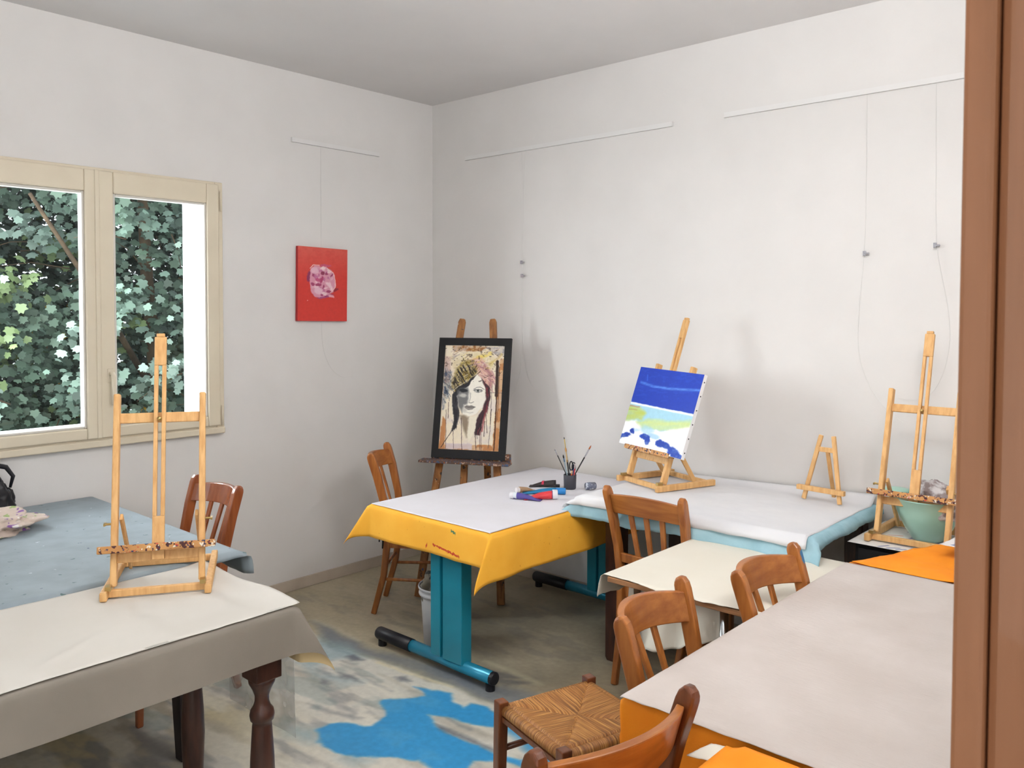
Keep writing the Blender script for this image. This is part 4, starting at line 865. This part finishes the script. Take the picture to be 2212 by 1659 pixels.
def strokes(n, poly, cols, L=(14, 46), ang=-.7, w=(2, 6), a=.6, jit=.35):
    xs_ = [q_[0] for q_ in poly]; ys_ = [q_[1] for q_ in poly]; c_ = 0
    while c_ < n:
        x, y = rs.uniform(min(xs_), max(xs_)), rs.uniform(min(ys_), max(ys_))
        if sdist(np.array([[x]]), np.array([[y]]), poly)[0, 0] > 4: continue
        c_ += 1; an = ang+rs.gauss(0, jit); l = rs.uniform(*L); p.line([(x-l/2*math.cos(an), y-l/2*math.sin(an)), (x+l/2*math.cos(an), y+l/2*math.sin(an))], rs.uniform(*w), cols[rs.randrange(len(cols))], a, 4)
HAIR = [(285, 700), (320, 540), (400, 440), (500, 440), (560, 560), (480, 620), (420, 690), (330, 740)]
strokes(90, HAIR, [(40, 34, 28), (150, 130, 60), (70, 58, 36), (190, 168, 100), (100, 84, 44), (30, 28, 30)], a=.75)
strokes(60, [(290, 330), (700, 330), (720, 440), (600, 520), (300, 520)], [(226, 212, 190), (190, 170, 160), (206, 186, 90), (150, 140, 150), (120, 90, 70), (236, 228, 214)], ang=-.45, w=(4, 12), a=.45, L=(30, 90))
strokes(40, [(540, 420), (650, 520), (700, 640), (640, 720), (560, 600)], [(214, 176, 164), (180, 130, 126), (226, 200, 186), (150, 100, 120)], ang=.9, w=(4, 11), a=.5, L=(30, 80))
strokes(46, [(212, 520), (290, 540), (300, 700), (240, 860), (205, 900)], [(60, 74, 98), (110, 120, 136), (190, 186, 180), (40, 44, 56), (150, 110, 90)], ang=1.2, w=(3, 8), a=.55, L=(20, 70))
p.mix(np.clip(.5-sdist(X, Y, [(300, 640), (350, 520), (420, 460), (520, 540), (440, 640), (350, 720), (290, 740)])/20, 0, 1)*np.clip((diag2-.5)*9, 0, .9), (34, 30, 30))
p.poly([(300, 760), (350, 690), (440, 640), (470, 600), (520, 565), (440, 690), (360, 740), (345, 860), (362, 960), (330, 1070), (280, 1110), (312, 1000), (296, 860)], (30, 30, 36), .95, 10)
p.poly([(560, 600), (640, 700), (640, 800), (612, 920), (575, 1000), (545, 1140), (498, 1130), (512, 1000), (568, 900), (600, 800), (596, 700)], (54, 34, 42), .95, 10); p.line([(610, 700), (622, 820), (585, 980), (565, 1100)], 14, (140, 50, 60), .7, 10)
strokes(40, [(300, 760), (350, 700), (350, 860), (362, 960), (320, 1080), (285, 1100), (312, 980)], [(18, 18, 22), (60, 62, 72), (90, 84, 90), (30, 30, 34)], ang=1.45, w=(2, 5), a=.6, L=(30, 90), jit=.12)
strokes(46, [(590, 620), (640, 720), (620, 900), (580, 1000), (545, 1130), (505, 1120), (560, 940), (605, 780)], [(20, 18, 24), (96, 44, 56), (150, 60, 70), (60, 66, 70), (30, 26, 30)], ang=1.75, w=(2, 6), a=.6, L=(30, 90), jit=.12)
p.poly([(445, 680), (500, 590), (525, 570), (560, 610), (590, 690), (594, 800), (565, 880), (510, 945), (455, 966), (395, 945), (352, 870), (340, 770), (372, 720)], (238, 234, 222), 1, 6)
p.poly([(342, 720), (372, 700), (440, 690), (448, 745), (440, 800), (432, 850), (400, 858), (384, 930), (350, 870), (338, 780)], (92, 92, 94), .85, 22); p.ell(392, 768, 34, 16, (206, 204, 196), .8, .8, .1)
p.ell(410, 905, 20, 24, (176, 174, 168), .6, .9)
p.ell(398, 722, 36, 17, (30, 32, 36), .95, .5); p.ell(530, 722, 37, 15, (70, 70, 72), .9, .5, .06); p.ell(530, 724, 27, 9, (214, 212, 206), .9, .3, .06); p.ell(530, 722, 10, 10, (70, 78, 74), 1, .3); p.ell(530, 722, 4, 4, (10, 10, 10), 1, .3)
p.line([(494, 706), (520, 692), (552, 690), (584, 712)], 5, (70, 68, 70), .8, 3); p.line([(495, 735), (530, 742), (565, 732)], 3, (120, 118, 118), .7, 3)
p.line([(462, 745), (462, 790), (452, 825)], 9, (140, 138, 136), .6, 8); p.line([(448, 832), (470, 838), (492, 828)], 5, (80, 80, 80), .8, 4)
p.poly([(404, 872), (432, 858), (452, 866), (476, 864), (508, 878), (478, 902), (440, 908), (415, 892)], (128, 122, 118), .9, 4); p.line([(404, 874), (450, 878), (508, 878)], 4, (40, 40, 42), .9, 3); p.line([(425, 925), (455, 932), (485, 924)], 6, (160, 158, 152), .6, 6)
p.poly([(362, 955), (400, 950), (450, 975), (436, 1080), (424, 1160), (402, 1090), (380, 1010)], (120, 104, 84), .8, 26); p.poly([(450, 975), (520, 955), (500, 1100), (450, 1200), (430, 1150)], (232, 226, 206), .9, 10)
p.line([(705, 450), (700, 620), (695, 770)], 26, (44, 28, 24), .95, 8); p.line([(696, 760), (688, 980), (672, 1280)], 11, (72, 42, 28), .95, 4); p.line([(722, 500), (712, 800), (700, 1000)], 6, (90, 60, 40), .8, 4)
p.line([(660, 640), (650, 800), (640, 1060), (620, 1260)], 5, (70, 60, 60), .7, 4)
for k, (xa, ya, xb, yb) in enumerate([(300, 1095, 306, 1262), (378, 980, 382, 1272), (505, 1130, 512, 1272), (556, 1000, 560, 1275), (600, 940, 612, 1120), (590, 1010, 585, 1150), (240, 900, 235, 1260), (262, 830, 258, 980), (650, 900, 640, 1040), (545, 1100, 548, 1270)]):
    p.line([(xa, ya), (xb, yb)], 4+(k % 3), (52, 30, 30), .85, 3)
p.line([(285, 1110), (250, 1160), (192, 1250)], 6, (30, 28, 34), .9, 4); p.line([(230, 780), (330, 700), (430, 630)], 5, (216, 214, 210), .7, 4); p.line([(640, 742), (770, 746)], 4, (60, 50, 50), .7, 3)
p.mix(np.clip((fbm(X*.05, Y*.05, 77, 3)-.68)*12, 0, .6)*(Y < 640), (60, 44, 40))
pw, phh = .462, .734
PF = empty('framed_portrait', (0, 0, 0), 0, 'black-framed portrait of a woman, standing on the old floor easel', 'painting')
rm = Matrix.Translation((0.767, -0.384, 1.163)) @ Matrix.Rotation(.467, 4, 'Z') @ Matrix.Rotation(-.213, 4, 'X')
PF.matrix_world = rm
ax0, ax1, az0, az1 = -pw/2+.041, pw/2-.041, -phh/2+.052, phh/2-.046
bm = nb(); ring_ = [(-pw/2, pw/2, az1, phh/2), (-pw/2, pw/2, -phh/2, az0), (-pw/2, ax0, az0, az1), (ax1, pw/2, az0, az1)]
for a, b, c, d_ in ring_: box(bm, a, b, -.012, .010, c, d_)
bobj('frame', bm, M_blackm, PF)
bm = nb(); box(bm, ax0-.002, ax1+.002, -.003, .008, az0-.002, az1+.002); bobj('backing', bm, M_blackm, PF)
U = (np.linspace(ax0, ax1, 200)[None, :]+np.zeros((350, 1))); W = (np.linspace(az0, az1, 350)[:, None]+np.zeros((1, 200)))
link('artwork', grid_mesh('artwork', np.stack([U, -0.0045+0*U, W], -1), p.C), M_artm, PF, smooth=True)

# ---- seascape canvas on the easel
TL, TR, BR, BL = (285, 485), (838, 562), (620, 1312), (83, 1160)
X, Y = bilinear((TL, TR, BR, BL), 260, 210); p = Paint(X, Y, (250, 250, 252)); p.warp(12, .02, 5)
n1 = fbm(X*.006, Y*.03, 4, 5)
p.poly([(150, 780), (195, 800), (740, 925), (740, 1000), (640, 1030), (470, 1070), (300, 1030), (250, 970), (100, 950)], (168, 214, 232), 1, 20)
p.poly([(130, 830), (270, 850), (330, 900), (300, 960), (140, 960)], (190, 202, 96), .85, 26, tex=.5+n1); p.poly([(240, 980), (420, 950), (540, 980), (720, 965), (700, 1030), (520, 1060), (300, 1040)], (204, 222, 150), .9, 26, tex=.45+n1)
p.line([(170, 828), (270, 846)], 14, (178, 128, 96), .7, 8); p.line([(165, 862), (250, 872)], 8, (170, 140, 80), .6, 6)
p.poly([(90, 960), (210, 985), (300, 1050), (420, 1050), (520, 1085), (640, 1060), (760, 1010), (700, 1400), (60, 1400)], (250, 250, 252), 1, 14)
p.ell(340, 1050, 60, 40, (170, 215, 235), .7, .6, .4, tex=.5+n1); p.ell(400, 1110, 50, 20, (150, 200, 235), .7, .6, .3); p.ell(235, 1050, 40, 16, (180, 215, 240), .7, .6)
p.warp(16, .035, 51)
for e in ((135, 1095, 52, 24, -.1), (205, 1055, 20, 26, .2), (318, 1110, 46, 26, .3), (345, 1150, 22, 36, .2), (455, 1175, 40, 30, .6), (500, 1190, 46, 26, .5), (560, 1245, 52, 34, .6), (585, 1290, 44, 26, .3)): p.ell(e[0], e[1], e[2], e[3], (28, 66, 170), .97, .35, e[4], tex=.6+fbm(X*.03, Y*.03, 8)*.8)
p.warp(5, .03, 55)
p.poly([(100, 300), (900, 300), (860, 600), (745, 915), (195, 798), (200, 500)], (26, 62, 178), 1, 6); p.mix(np.clip((fbm(X*.02, Y*.05, 61)-.55)*2, 0, .3)*(Y < 800), (44, 88, 206))
p.line([(290, 625), (400, 664), (560, 690), (790, 702)], 20, (88, 138, 226), .9, 16, tex=.3+1.2*fbm(X*.03, Y*.12, 66)); p.line([(348, 560), (345, 610)], 10, (60, 105, 215), .7, 8)
p.line([(195, 806), (470, 868), (742, 928)], 16, (246, 249, 252), .95, 8)
th = .326; a = Vector(up_(th, .008, 0.012, .148))
SC = empty('seascape_canvas', (0, 0, 0), 0, 'unframed seascape canvas, deep blue above white, on the middle easel by the wall', 'painting')
SC.matrix_world = Matrix.Translation((2.031, -0.461, 0.8185)) @ Matrix.Rotation(-.333-.03, 4, 'Z') @ Matrix.Translation(a) @ Matrix.Rotation(-th, 4, 'X') @ Matrix.Rotation(.012, 4, 'Y')
cw, ch = .515, .42
bm = nb(); box(bm, -cw/2, cw/2, -.021, -.001, 0, ch); bobj('stretched_canvas', bm, M_white, SC, bevel=.002)
U = (np.linspace(-cw/2+.0005, cw/2-.0005, 260)[None, :]+np.zeros((210, 1))); W = (np.linspace(.0005, ch-.0005, 210)[:, None]+np.zeros((1, 260)))
link('painted_face', grid_mesh('painted_face', np.stack([U, -0.0218+0*U, W], -1), p.C), M_art, SC, smooth=True)
for k in range(6):
    bm = nb(); box(bm, cw/2, cw/2+.0015, -.013, -.008, .03+k*.07, .036+k*.07); bobj('staple', bm, M_black, SC)

# ---- red flower canvas on the window wall
TL, TR, BR, BL = (135, 97), (667, 157), (635, 928), (97, 905)
X, Y = bilinear((TL, TR, BR, BL), 150, 190); p = Paint(X, Y, (206, 62, 54)); p.mix(np.clip((480-Y)/420, 0, 1)*.85, (216, 106, 94)); p.mix(np.clip((fbm(X*.02, Y*.03, 3)-.5)*1.5, 0, .2), (196, 60, 56))
p.warp(10, .04, 8)
for e in ((235, 430, 20, 60, (120, 50, 100), .1), (420, 320, 60, 14, (190, 90, 130), .1), (520, 585, 32, 16, (130, 40, 60), -.4), (400, 650, 90, 18, (150, 80, 140), -.15)): p.ell(*e[:4], e[4], .8, .4, e[5])
p.poly([(250, 360), (300, 310), (370, 330), (410, 330), (480, 370), (515, 440), (525, 540), (490, 610), (430, 640), (340, 660), (285, 650), (250, 590), (240, 500)], (214, 150, 170), 1, 8)
r_ = random.Random(3)
for k in range(46):
    a = r_.uniform(0, 2*PI); r = 125*math.sqrt(r_.random()); x, y = 380+r*math.cos(a)*.95, 490+r*math.sin(a)*1.15
    c = [(232, 198, 208), (222, 170, 188), (190, 110, 150), (150, 50, 90), (238, 212, 214)][r_.randint(0, 4)]
    p.ell(x, y, r_.uniform(14, 34), r_.uniform(7, 18), c, .8, .35, r_.uniform(0, PI))
for e in ((300, 370, 44, 40, (226, 184, 200)), (330, 590, 46, 36, (226, 188, 204)), (395, 620, 32, 18, (236, 210, 214)), (470, 650, 34, 14, (228, 170, 180)), (370, 470, 16, 40, (170, 60, 100)), (385, 400, 20, 20, (140, 50, 80)), (395, 345, 20, 18, (238, 214, 214)), (330, 470, 30, 20, (190, 80, 120))): p.ell(*e[:4], e[4], .9, .35, .3)
p.line([(430, 350), (495, 400), (520, 480), (515, 560), (460, 615)], 7, (244, 214, 204), .9, 4); p.line([(250, 340), (290, 305), (350, 315)], 8, (240, 206, 206), .9, 4); p.ell(210, 687, 6, 4, (240, 200, 190), .9, .4)
c0 = Vector((0, -0.9365, 1.622)); RC = empty('flower_canvas', (0.016, -0.934, 1.8495), 0, 'small red canvas with a pink flower, hanging on the window wall', 'painting')
RC.rotation_euler = (math.radians(-.9), 0, 0)
rw, rh = .362, .449
bm = nb(); box(bm, -.011, .011, -rw/2, rw/2, -rh/2, rh/2); M_red = mat('red_edge', rgb(180, 44, 44), rgb(160, 36, 40), 6, rough=.6); bobj('stretched_canvas', bm, M_red, RC, bevel=.002)
U = (np.linspace(-rw/2, rw/2, 150)[None, :]+np.zeros((190, 1))); W = (np.linspace(-rh/2, rh/2, 190)[:, None]+np.zeros((1, 150)))
link('painted_face', grid_mesh('painted_face', np.stack([0.0118+0*U, U, W], -1), p.C), M_art, RC, smooth=True)

# ================================================================== PICTURE RAILS AND CORDS
def prail(name, a, b, label):
    t = empty(name, (a[0], a[1], 2.692), 0, label, 'picture rail'); bm = nb()
    if a[0] == b[0]: box(bm, 0, .012, 0, b[1]-a[1], 0, .026); box(bm, .010, .016, 0, b[1]-a[1], 0, .004)
    else: box(bm, 0, b[0]-a[0], -.012, 0, 0, .026); box(bm, 0, b[0]-a[0], -.016, -.010, 0, .004)
    bobj('track', bm, M_rail, t)
    bm = nb()
    if a[0] == b[0]: box(bm, 0, .0165, -.003, 0, 0, .026)
    else: box(bm, b[0]-a[0], b[0]-a[0]+.003, -.0165, 0, 0, .026)
    bobj('end_cap', bm, M_rail, t)
prail('picture_rail', (0, -1.137), (0, -.478), 'short picture rail on the window wall above the red canvas')
prail('picture_rail', (.332, 0), (1.918, 0), 'picture rail on the back wall above the portrait easel')
prail('picture_rail', (2.227, 0), (4.15, 0), 'picture rail on the back wall ending behind the door frame')
def cord(label, pts, clips=(), r=.0008, group=None):
    me = bpy.data.meshes.new('c'); cu = bpy.data.curves.new('cord', 'CURVE'); cu.dimensions = '3D'; cu.bevel_depth = r; cu.bevel_resolution = 1
    s = cu.splines.new('NURBS'); s.points.add(len(pts)-1); s.order_u = 3; s.use_endpoint_u = True
    for q, pt in zip(s.points, pts): q.co = (*pt, 1)
    o = bpy.data.objects.new('tmp', cu); COL.objects.link(o)
    dg = bpy.context.evaluated_depsgraph_get(); me = bpy.data.meshes.new_from_object(o.evaluated_get(dg)); bpy.data.objects.remove(o)
    t = empty('nylon_line', pts[0], 0, label, 'cord', group)
    me.transform(Matrix.Translation(-Vector(pts[0]))); me.materials.clear(); link('cord', me, M_cord, t)
    for c in clips:
        bm = nb(); v = Vector(c)-Vector(pts[0]); box(bm, v.x-.006, v.x+.006, v.y-.010, v.y+.004, v.z-.010, v.z+.012); box(bm, v.x+.0, v.x+.020, v.y-.012, v.y+.002, v.z-.004, v.z+.004); bobj('hook_clip', bm, M_steel, t, bevel=.001)
B = lambda L: [(x, -.012, z) for x, z in L]
cord('clear cord with two hooks hanging from the rail above the portrait easel', B([(0.837, 2.70), (0.842, 2.248), (0.839, 1.995), (0.843, 1.911), (0.848, 1.607), (0.865, 1.345), (0.911, 1.231), (0.995, 1.155)]), [(.839, -.012, 1.995), (.843, -.012, 1.911)])
cord('second clear cord behind the portrait frame, curling at its lower end', [(x, -.016, z) for x, z in [(0.871, 2.70), (0.857, 2.247), (0.850, 1.995), (0.846, 1.782), (0.845, 1.373), (0.822, 1.255), (0.747, 1.126)]])
cord('long clear cord with one hook, looping behind the easel on the black cabinet', B([(2.948, 2.70), (2.953, 2.276), (2.949, 1.961), (2.932, 1.765), (2.922, 1.549), (2.941, 1.442), (2.985, 1.337), (3.06, 1.24), (3.129, 1.196)]), [(2.949, -.012, 1.961)])
cord('clear cord with one hook near the door frame, looping towards the small easels', B([(3.243, 2.70), (3.249, 2.247), (3.254, 1.984), (3.281, 1.842), (3.315, 1.681), (3.318, 1.52), (3.28, 1.377), (3.224, 1.307), (3.157, 1.294), (3.107, 1.303)]), [(3.25, -.012, 1.984)])
cord('thin clear cord curling out under the red flower canvas', [(.006, y, z) for y, z in [(-0.931, 2.70), (-0.931, 2.2), (-0.931, 1.615), (-0.928, 1.492), (-0.902, 1.391), (-0.85, 1.311), (-0.78, 1.269), (-0.726, 1.266), (-0.697, 1.276)]], r=.0007)

# ================================================================== BRUSH CUP AND PAINT TUBES
zt = .7400
cpx, cpy = 1.583, -.462; RT = Vector((.743, .669, 0)); CA = Vector((cpx, cpy, zt))
cup = empty('brush_cup', CA, 0, 'dark grey cup holding brushes and scissors on the white paper', 'cup')
bm = nb(); lathe(bm, [(.030, 0), (.0325, .004), (.0345, .076), (.0325, .078), (.0305, .072), (.0285, .006), (.0, .005)], 32, cap1=False); bobj('cup_wall', bm, plain('charcoal_plastic', 62, 62, 70, .55), cup, smooth=True)
def brush(label, base, tip, hc, fer, bris, r=.0028, bl=.016, fl_=.028, name='paintbrush', bw=1.3):
    a = CA+RT*base[0]+Vector((0, 0, base[1]))+Vector((.669, -.743, 0))*base[2]; b = CA+RT*tip[0]+Vector((0, 0, tip[1]))+Vector((.669, -.743, 0))*(-base[2]*1.0)
    d = (b-a).normalized(); L = (b-a).length; t = empty(name, a, 0, label, 'paintbrush'); z = Vector((0, 0, 0))
    bm = nb(); e = L-bl-fl_; tube(bm, [z, d*e*.4, d*e], [r*.5, r*.9, r*1.1], 8); bobj('handle', bm, hc, t, smooth=True)
    bm = nb(); tube(bm, [d*e, d*(e+fl_)], [r*1.1, r*1.15], 8); bobj('ferrule', bm, fer, t, smooth=True)
    bm = nb(); tube(bm, [d*(e+fl_), d*(e+fl_+bl*.5), d*L], [r*1.1, r*bw, r*.2], 8); bobj('bristles', bm, bris, t, smooth=True)
Pk = lambda *c: plain('paint_%d_%d_%d' % c, *c)
brush('thin dark brush leaning out of the cup towards the portrait', (.012, .008, .006), (-.083, .213, 0), M_black, M_steel, Pk(150, 150, 150), r=.0025, bl=.01)
brush('tallest brush in the cup, pale handle and small dark tip', (.004, .008, -.008), (-.033, .280, 0), Pk(205, 165, 90), Pk(205, 175, 90), M_black, r=.0022, bl=.012, fl_=.05)
brush('upright brush in the cup with wide silver ferrule and orange bristles', (.004, .008, .01), (-.025, .226, 0), M_black, M_steel, M_bristle, r=.0042, bl=.028, fl_=.045, bw=1.2)
brush('short pale blue brush in the cup, standing near the tallest one', (-.002, .008, .014), (-.037, .182, 0), Pk(150, 170, 180), Pk(90, 120, 150), M_black, r=.0036, bl=.02, fl_=.02)
brush('black-handled brush with orange tip leaning out towards the seascape', (-.012, .008, .0), (.113, .234, 0), M_black, M_steel, M_bristle, r=.0034, bl=.024, fl_=.05, bw=1.25)
# scissors
t = empty('scissors', CA+Vector((0, 0, .01)), 0, 'black-handled scissors standing in the dark grey cup', 'scissors')
for s, x, z in ((0, .006, .118), (1, .020, .112)):
    bm = nb(); pts = [RT*(x+.0085*math.cos(a))+Vector((0, 0, z+.024*math.sin(a)-.005)) for a in np.linspace(0, 2*PI, 17)]; tube(bm, pts, .0032, 8, cap=False); bobj('finger_loop', bm, M_black, t, smooth=True)
    bm = nb(); sweep(bm, [RT*x+Vector((0, 0, z-.028)), RT*.010+Vector((0, 0, .055)), RT*.008+Vector((0, 0, .0))], [.007, .008, .003], .002, RT); bobj('blade', bm, M_steel, t)
for nm, lab, x, h, c1, c2, r in (('marker_pen', 'red marker pen with a pale end standing in the cup', .024, .128, (200, 60, 60), (215, 200, 200), .0045), ('marker_pen', 'dark blue marker standing in the cup beside the red one', .019, .126, (40, 52, 96), (30, 34, 50), .0048), ('glue_stick', 'short orange-red pencil stub low in the cup', .009, .092, (206, 92, 50), (230, 190, 150), .005)):
    t = empty(nm if nm != 'glue_stick' else 'pencil', CA+RT*(x*.6)+Vector((.669, -.743, 0))*.012+Vector((0, 0, .008)), 0, lab, 'pen')
    d = (RT*(x*.45)+Vector((0, 0, h))).normalized()
    bm = nb(); tube(bm, [Vector(), d*(h*.8)], r, 10); bobj('barrel', bm, Pk(*c1), t, smooth=True); bm = nb(); tube(bm, [d*(h*.8), d*h], [r*1.05, r*.9], 10); bobj('cap', bm, Pk(*c2), t, smooth=True)

def ptube(loc, ang, L, r, bodym, capm, label, caplen=.022, capr=None, bandm=None, bands=()):
    """squeezed paint tube lying down: cap at the origin end, flat crimp at the other"""
    t = empty('paint_tube', (loc[0], loc[1], zt+.0006), ang, label, 'paint tube'); capr = capr or r*.8; n = 20
    def sect(x, k):        # k: 0 round .. 1 flat
        return [(x, math.cos(a)*r*(1+.45*k), max(r*(1-.9*k)*(1+math.sin(a)), 0)) for a in np.linspace(0, 2*PI, n, endpoint=False)]
    def loft(xs, m_, nm):
        bm = nb(); rings = [[bm.verts.new(v) for v in sect(x, k)] for x, k in xs]
        for a, b in zip(rings, rings[1:]):
            for q in range(n): bm.faces.new((a[q], a[(q+1) % n], b[(q+1) % n], b[q]))
        bm.faces.new(rings[0][::-1]); bm.faces.new(rings[-1]); return bobj(nm, bm, m_, t, smooth=True)
    loft([(caplen, 0), (caplen+.1*L, .02), (L*.55, .25), (L*.85, .8), (L*.93, .98), (L, 1)], bodym, 'tube_body')
    if bandm:
        bx = bands
        bm = nb(); rings = [[bm.verts.new((v[0], v[1]*1.02, v[2]*1.02+.0003)) for v in sect(x, k)] for x, k in bx]
        for a, b in zip(rings, rings[1:]):
            for q in range(n): bm.faces.new((a[q], a[(q+1) % n], b[(q+1) % n], b[q]))
        bobj('band', bm, bandm, t, smooth=True)
    bm = nb(); tube(bm, [(0, 0, capr), (.0015, 0, capr), (caplen-.001, 0, capr), (caplen, 0, capr)], [capr*.9, capr, capr, capr*.96], 24); q = bobj('cap', bm, capm, t)
    for f_ in q.data.polygons: f_.use_smooth = len(f_.vertices) == 4
    return t
A_ = math.atan2(RT.y, RT.x)
ptube((1.520, -.470), A_+PI-.16, .165, .019, plain('tube_black', 48, 44, 44), M_black, 'black paint tube with a red stripe, lying beside the brush cup', caplen=.022, capr=.008, bandm=Pk(200, 50, 80), bands=((.085, .18), (.097, .24)))
ptube((1.655, -.590), A_+PI-.13, .225, .017, plain('tube_blue', 30, 120, 165), plain('blue_cap', 40, 130, 200), 'long blue paint tube lying behind the red tube', caplen=.05, capr=.017)
ptube((1.690, -.700), A_+PI+.02, .17, .021, plain('tube_red', 214, 60, 66), M_wax, 'red paint tube with a big white cap, near the brush cup', caplen=.026, capr=.024, bandm=Pk(110, 40, 90), bands=((.0262, 0), (.030, 0)))
ptube((1.503, -.852), A_-.30, .165, .017, plain('tube_violet', 84, 76, 150), M_wax, 'violet paint tube with a white cap, lying across the red tube', caplen=.020, capr=.017, bandm=Pk(225, 232, 236), bands=((.0201, 0), (.038, .05)))
ptube((1.44, -.735), A_+.5, .12, .015, plain('tube_tan', 176, 142, 108), Pk(230, 224, 224), 'tan paint tube lying behind the violet tube', caplen=.018, capr=.014)
t = empty('plastic_pot', (1.680, -.415, zt), 0, 'small grey paint-smeared plastic pot lying behind the brush cup', 'pot')
bm = nb(); tube(bm, [(-.01, -.02, .021), (.0, 0.0, .021), (.012, .03, .021)], [.019, .021, .018], 20); t2 = bobj('pot_wall', bm, stained('smeared_plastic', rgb(120, 126, 144), rgb(90, 94, 112), [(rgb(200, 205, 215), .6)], 60, rough=.25), t, smooth=True)

# ================================================================== BUCKET, BOWL, BAG, RAG
bk = empty('paint_bucket', (1.265, -1.085, 0), 0, 'dirty white plastic bucket standing behind the blue-green table leg', 'bucket')
bm = nb(); lathe(bm, [(.098, 0), (.103, .004), (.118, .245), (.120, .26), (.128, .262), (.130, .268), (.128, .276), (.122, .280), (.130, .290), (.133, .300), (.131, .306), (.125, .302), (.119, .27), (.100, .012), (0, .01)], 40, cap1=False); bobj('bucket_wall', bm, M_plast, bk, smooth=True)
def blob(name, loc, r, m_, parent=None, amp=.4, freq=2.2, seed=0, squash=(1, 1, .7), sub=5, label=None, cat=None, flat=True):
    bm = nb(); bmesh.ops.create_icosphere(bm, subdivisions=sub, radius=1.0)
    from mathutils import noise as mn
    for v in bm.verts:
        q = v.co.normalized(); d_ = 1+amp*(mn.noise(q*freq+Vector((seed, 0, 0)))+.5*abs(mn.noise(q*freq*2.3+Vector((0, seed, 0)))))
        v.co = Vector((q.x*squash[0], q.y*squash[1], q.z*squash[2]))*(r*d_)
        if flat and v.co.z < -r*squash[2]*.55: v.co.z = -r*squash[2]*.55
    if flat: bmesh.ops.translate(bm, verts=bm.verts[:], vec=(0, 0, r*squash[2]*.55))
    o = bobj(name, bm, m_, parent, smooth=True)
    o.location = loc; props(o, label, cat); return o
blob('rag', (1.262, -1.095, .215), .100, M_rag2, amp=.45, seed=2, squash=(.95, .95, 1.1), label='dirty grey-brown rags bulging out of the white bucket', cat='rag')
r3 = blob('rag', (.40, -2.87, .7655), .135, M_rag, amp=.55, seed=7, squash=(1.0, 1.1, .36), label='crumpled pinkish-white paint rag on the speckled grey cloth', cat='rag')
bw = empty('mint_bowl', (3.305, -.235, .742), 0, 'mint green bowl behind the easel on the black cabinet', 'bowl')
bm = nb(); lathe(bm, [(.060, 0), (.064, .008), (.092, .05), (.122, .115), (.136, .175), (.139, .177), (.134, .17), (.117, .11), (.087, .05), (0, .015)], 40, cap1=False); bobj('bowl_wall', bm, M_mint, bw, smooth=True)
bm = nb(); bmesh.ops.create_uvsphere(bm, u_segments=20, v_segments=10, radius=1.0, matrix=Matrix.Translation((-.140, .05, .178)) @ Matrix.Diagonal((.060, .046, .014, 1))); bobj('lug', bm, M_mint, bw, smooth=True)
w_ = blob('wrapped_palette', (3.325, -.25, .870), .092, M_film, amp=.22, seed=4, squash=(1.15, .7, .85), label='crumpled clear-wrapped bundle lying in the mint green bowl', cat='bundle')
w_.rotation_euler = (0, .35, -.5)
bg_ = empty('black_bag', (.125, -2.79, .768), 0, 'black bag with a looped handle at the wall end of the speckled grey cloth', 'bag')
q = blob('bag_body', (0, 0, 0), .085, M_black, bg_, amp=.22, seed=5, squash=(.8, 1.15, 1.3))
bm = nb(); tube(bm, [(0, -.085, .12), (0, -.098, .17), (0, -.07, .215), (0, .0, .238), (0, .07, .215), (0, .098, .17), (0, .085, .12)], [.006, .009, .011, .012, .011, .009, .006], 12); bobj('handle', bm, M_black, bg_, smooth=True)
bm = nb(); tube(bm, [(.02, -.07, .105), (.045, .0, .118), (.02, .07, .105)], .012, 10); bobj('blue_trim', bm, plain('blue_fabric', 110, 150, 175), bg_, smooth=True)
# ---- unseen fixtures added to carry the wall and ceiling fill lights
wl = empty('added_wall_box', (4.218, -2.05, 2.45), 0, 'added unseen rectangular fill-light box high on the wall beside the door', 'wall lamp')
bm = nb(); box(bm, -.10, -.0, -.40, .40, -.22, .22); bobj('fill_housing', bm, M_white, wl, bevel=.01)
cl = empty('added_uplighter', (3.7, -2.75, 3.107), 0, 'added unseen square uplighter for fill light, hanging from the ceiling near the door', 'ceiling lamp')
bm = nb(); box(bm, -.38, .38, -.38, .38, -.55, -.51); bobj('tray', bm, M_white, cl, bevel=.01)
bm = nb()
for a in (-.37, .37): tube(bm, [(a, 0, -.53), (a, 0, 0)], .004, 8)
bobj('suspension_rod', bm, M_rail, cl)
#@@
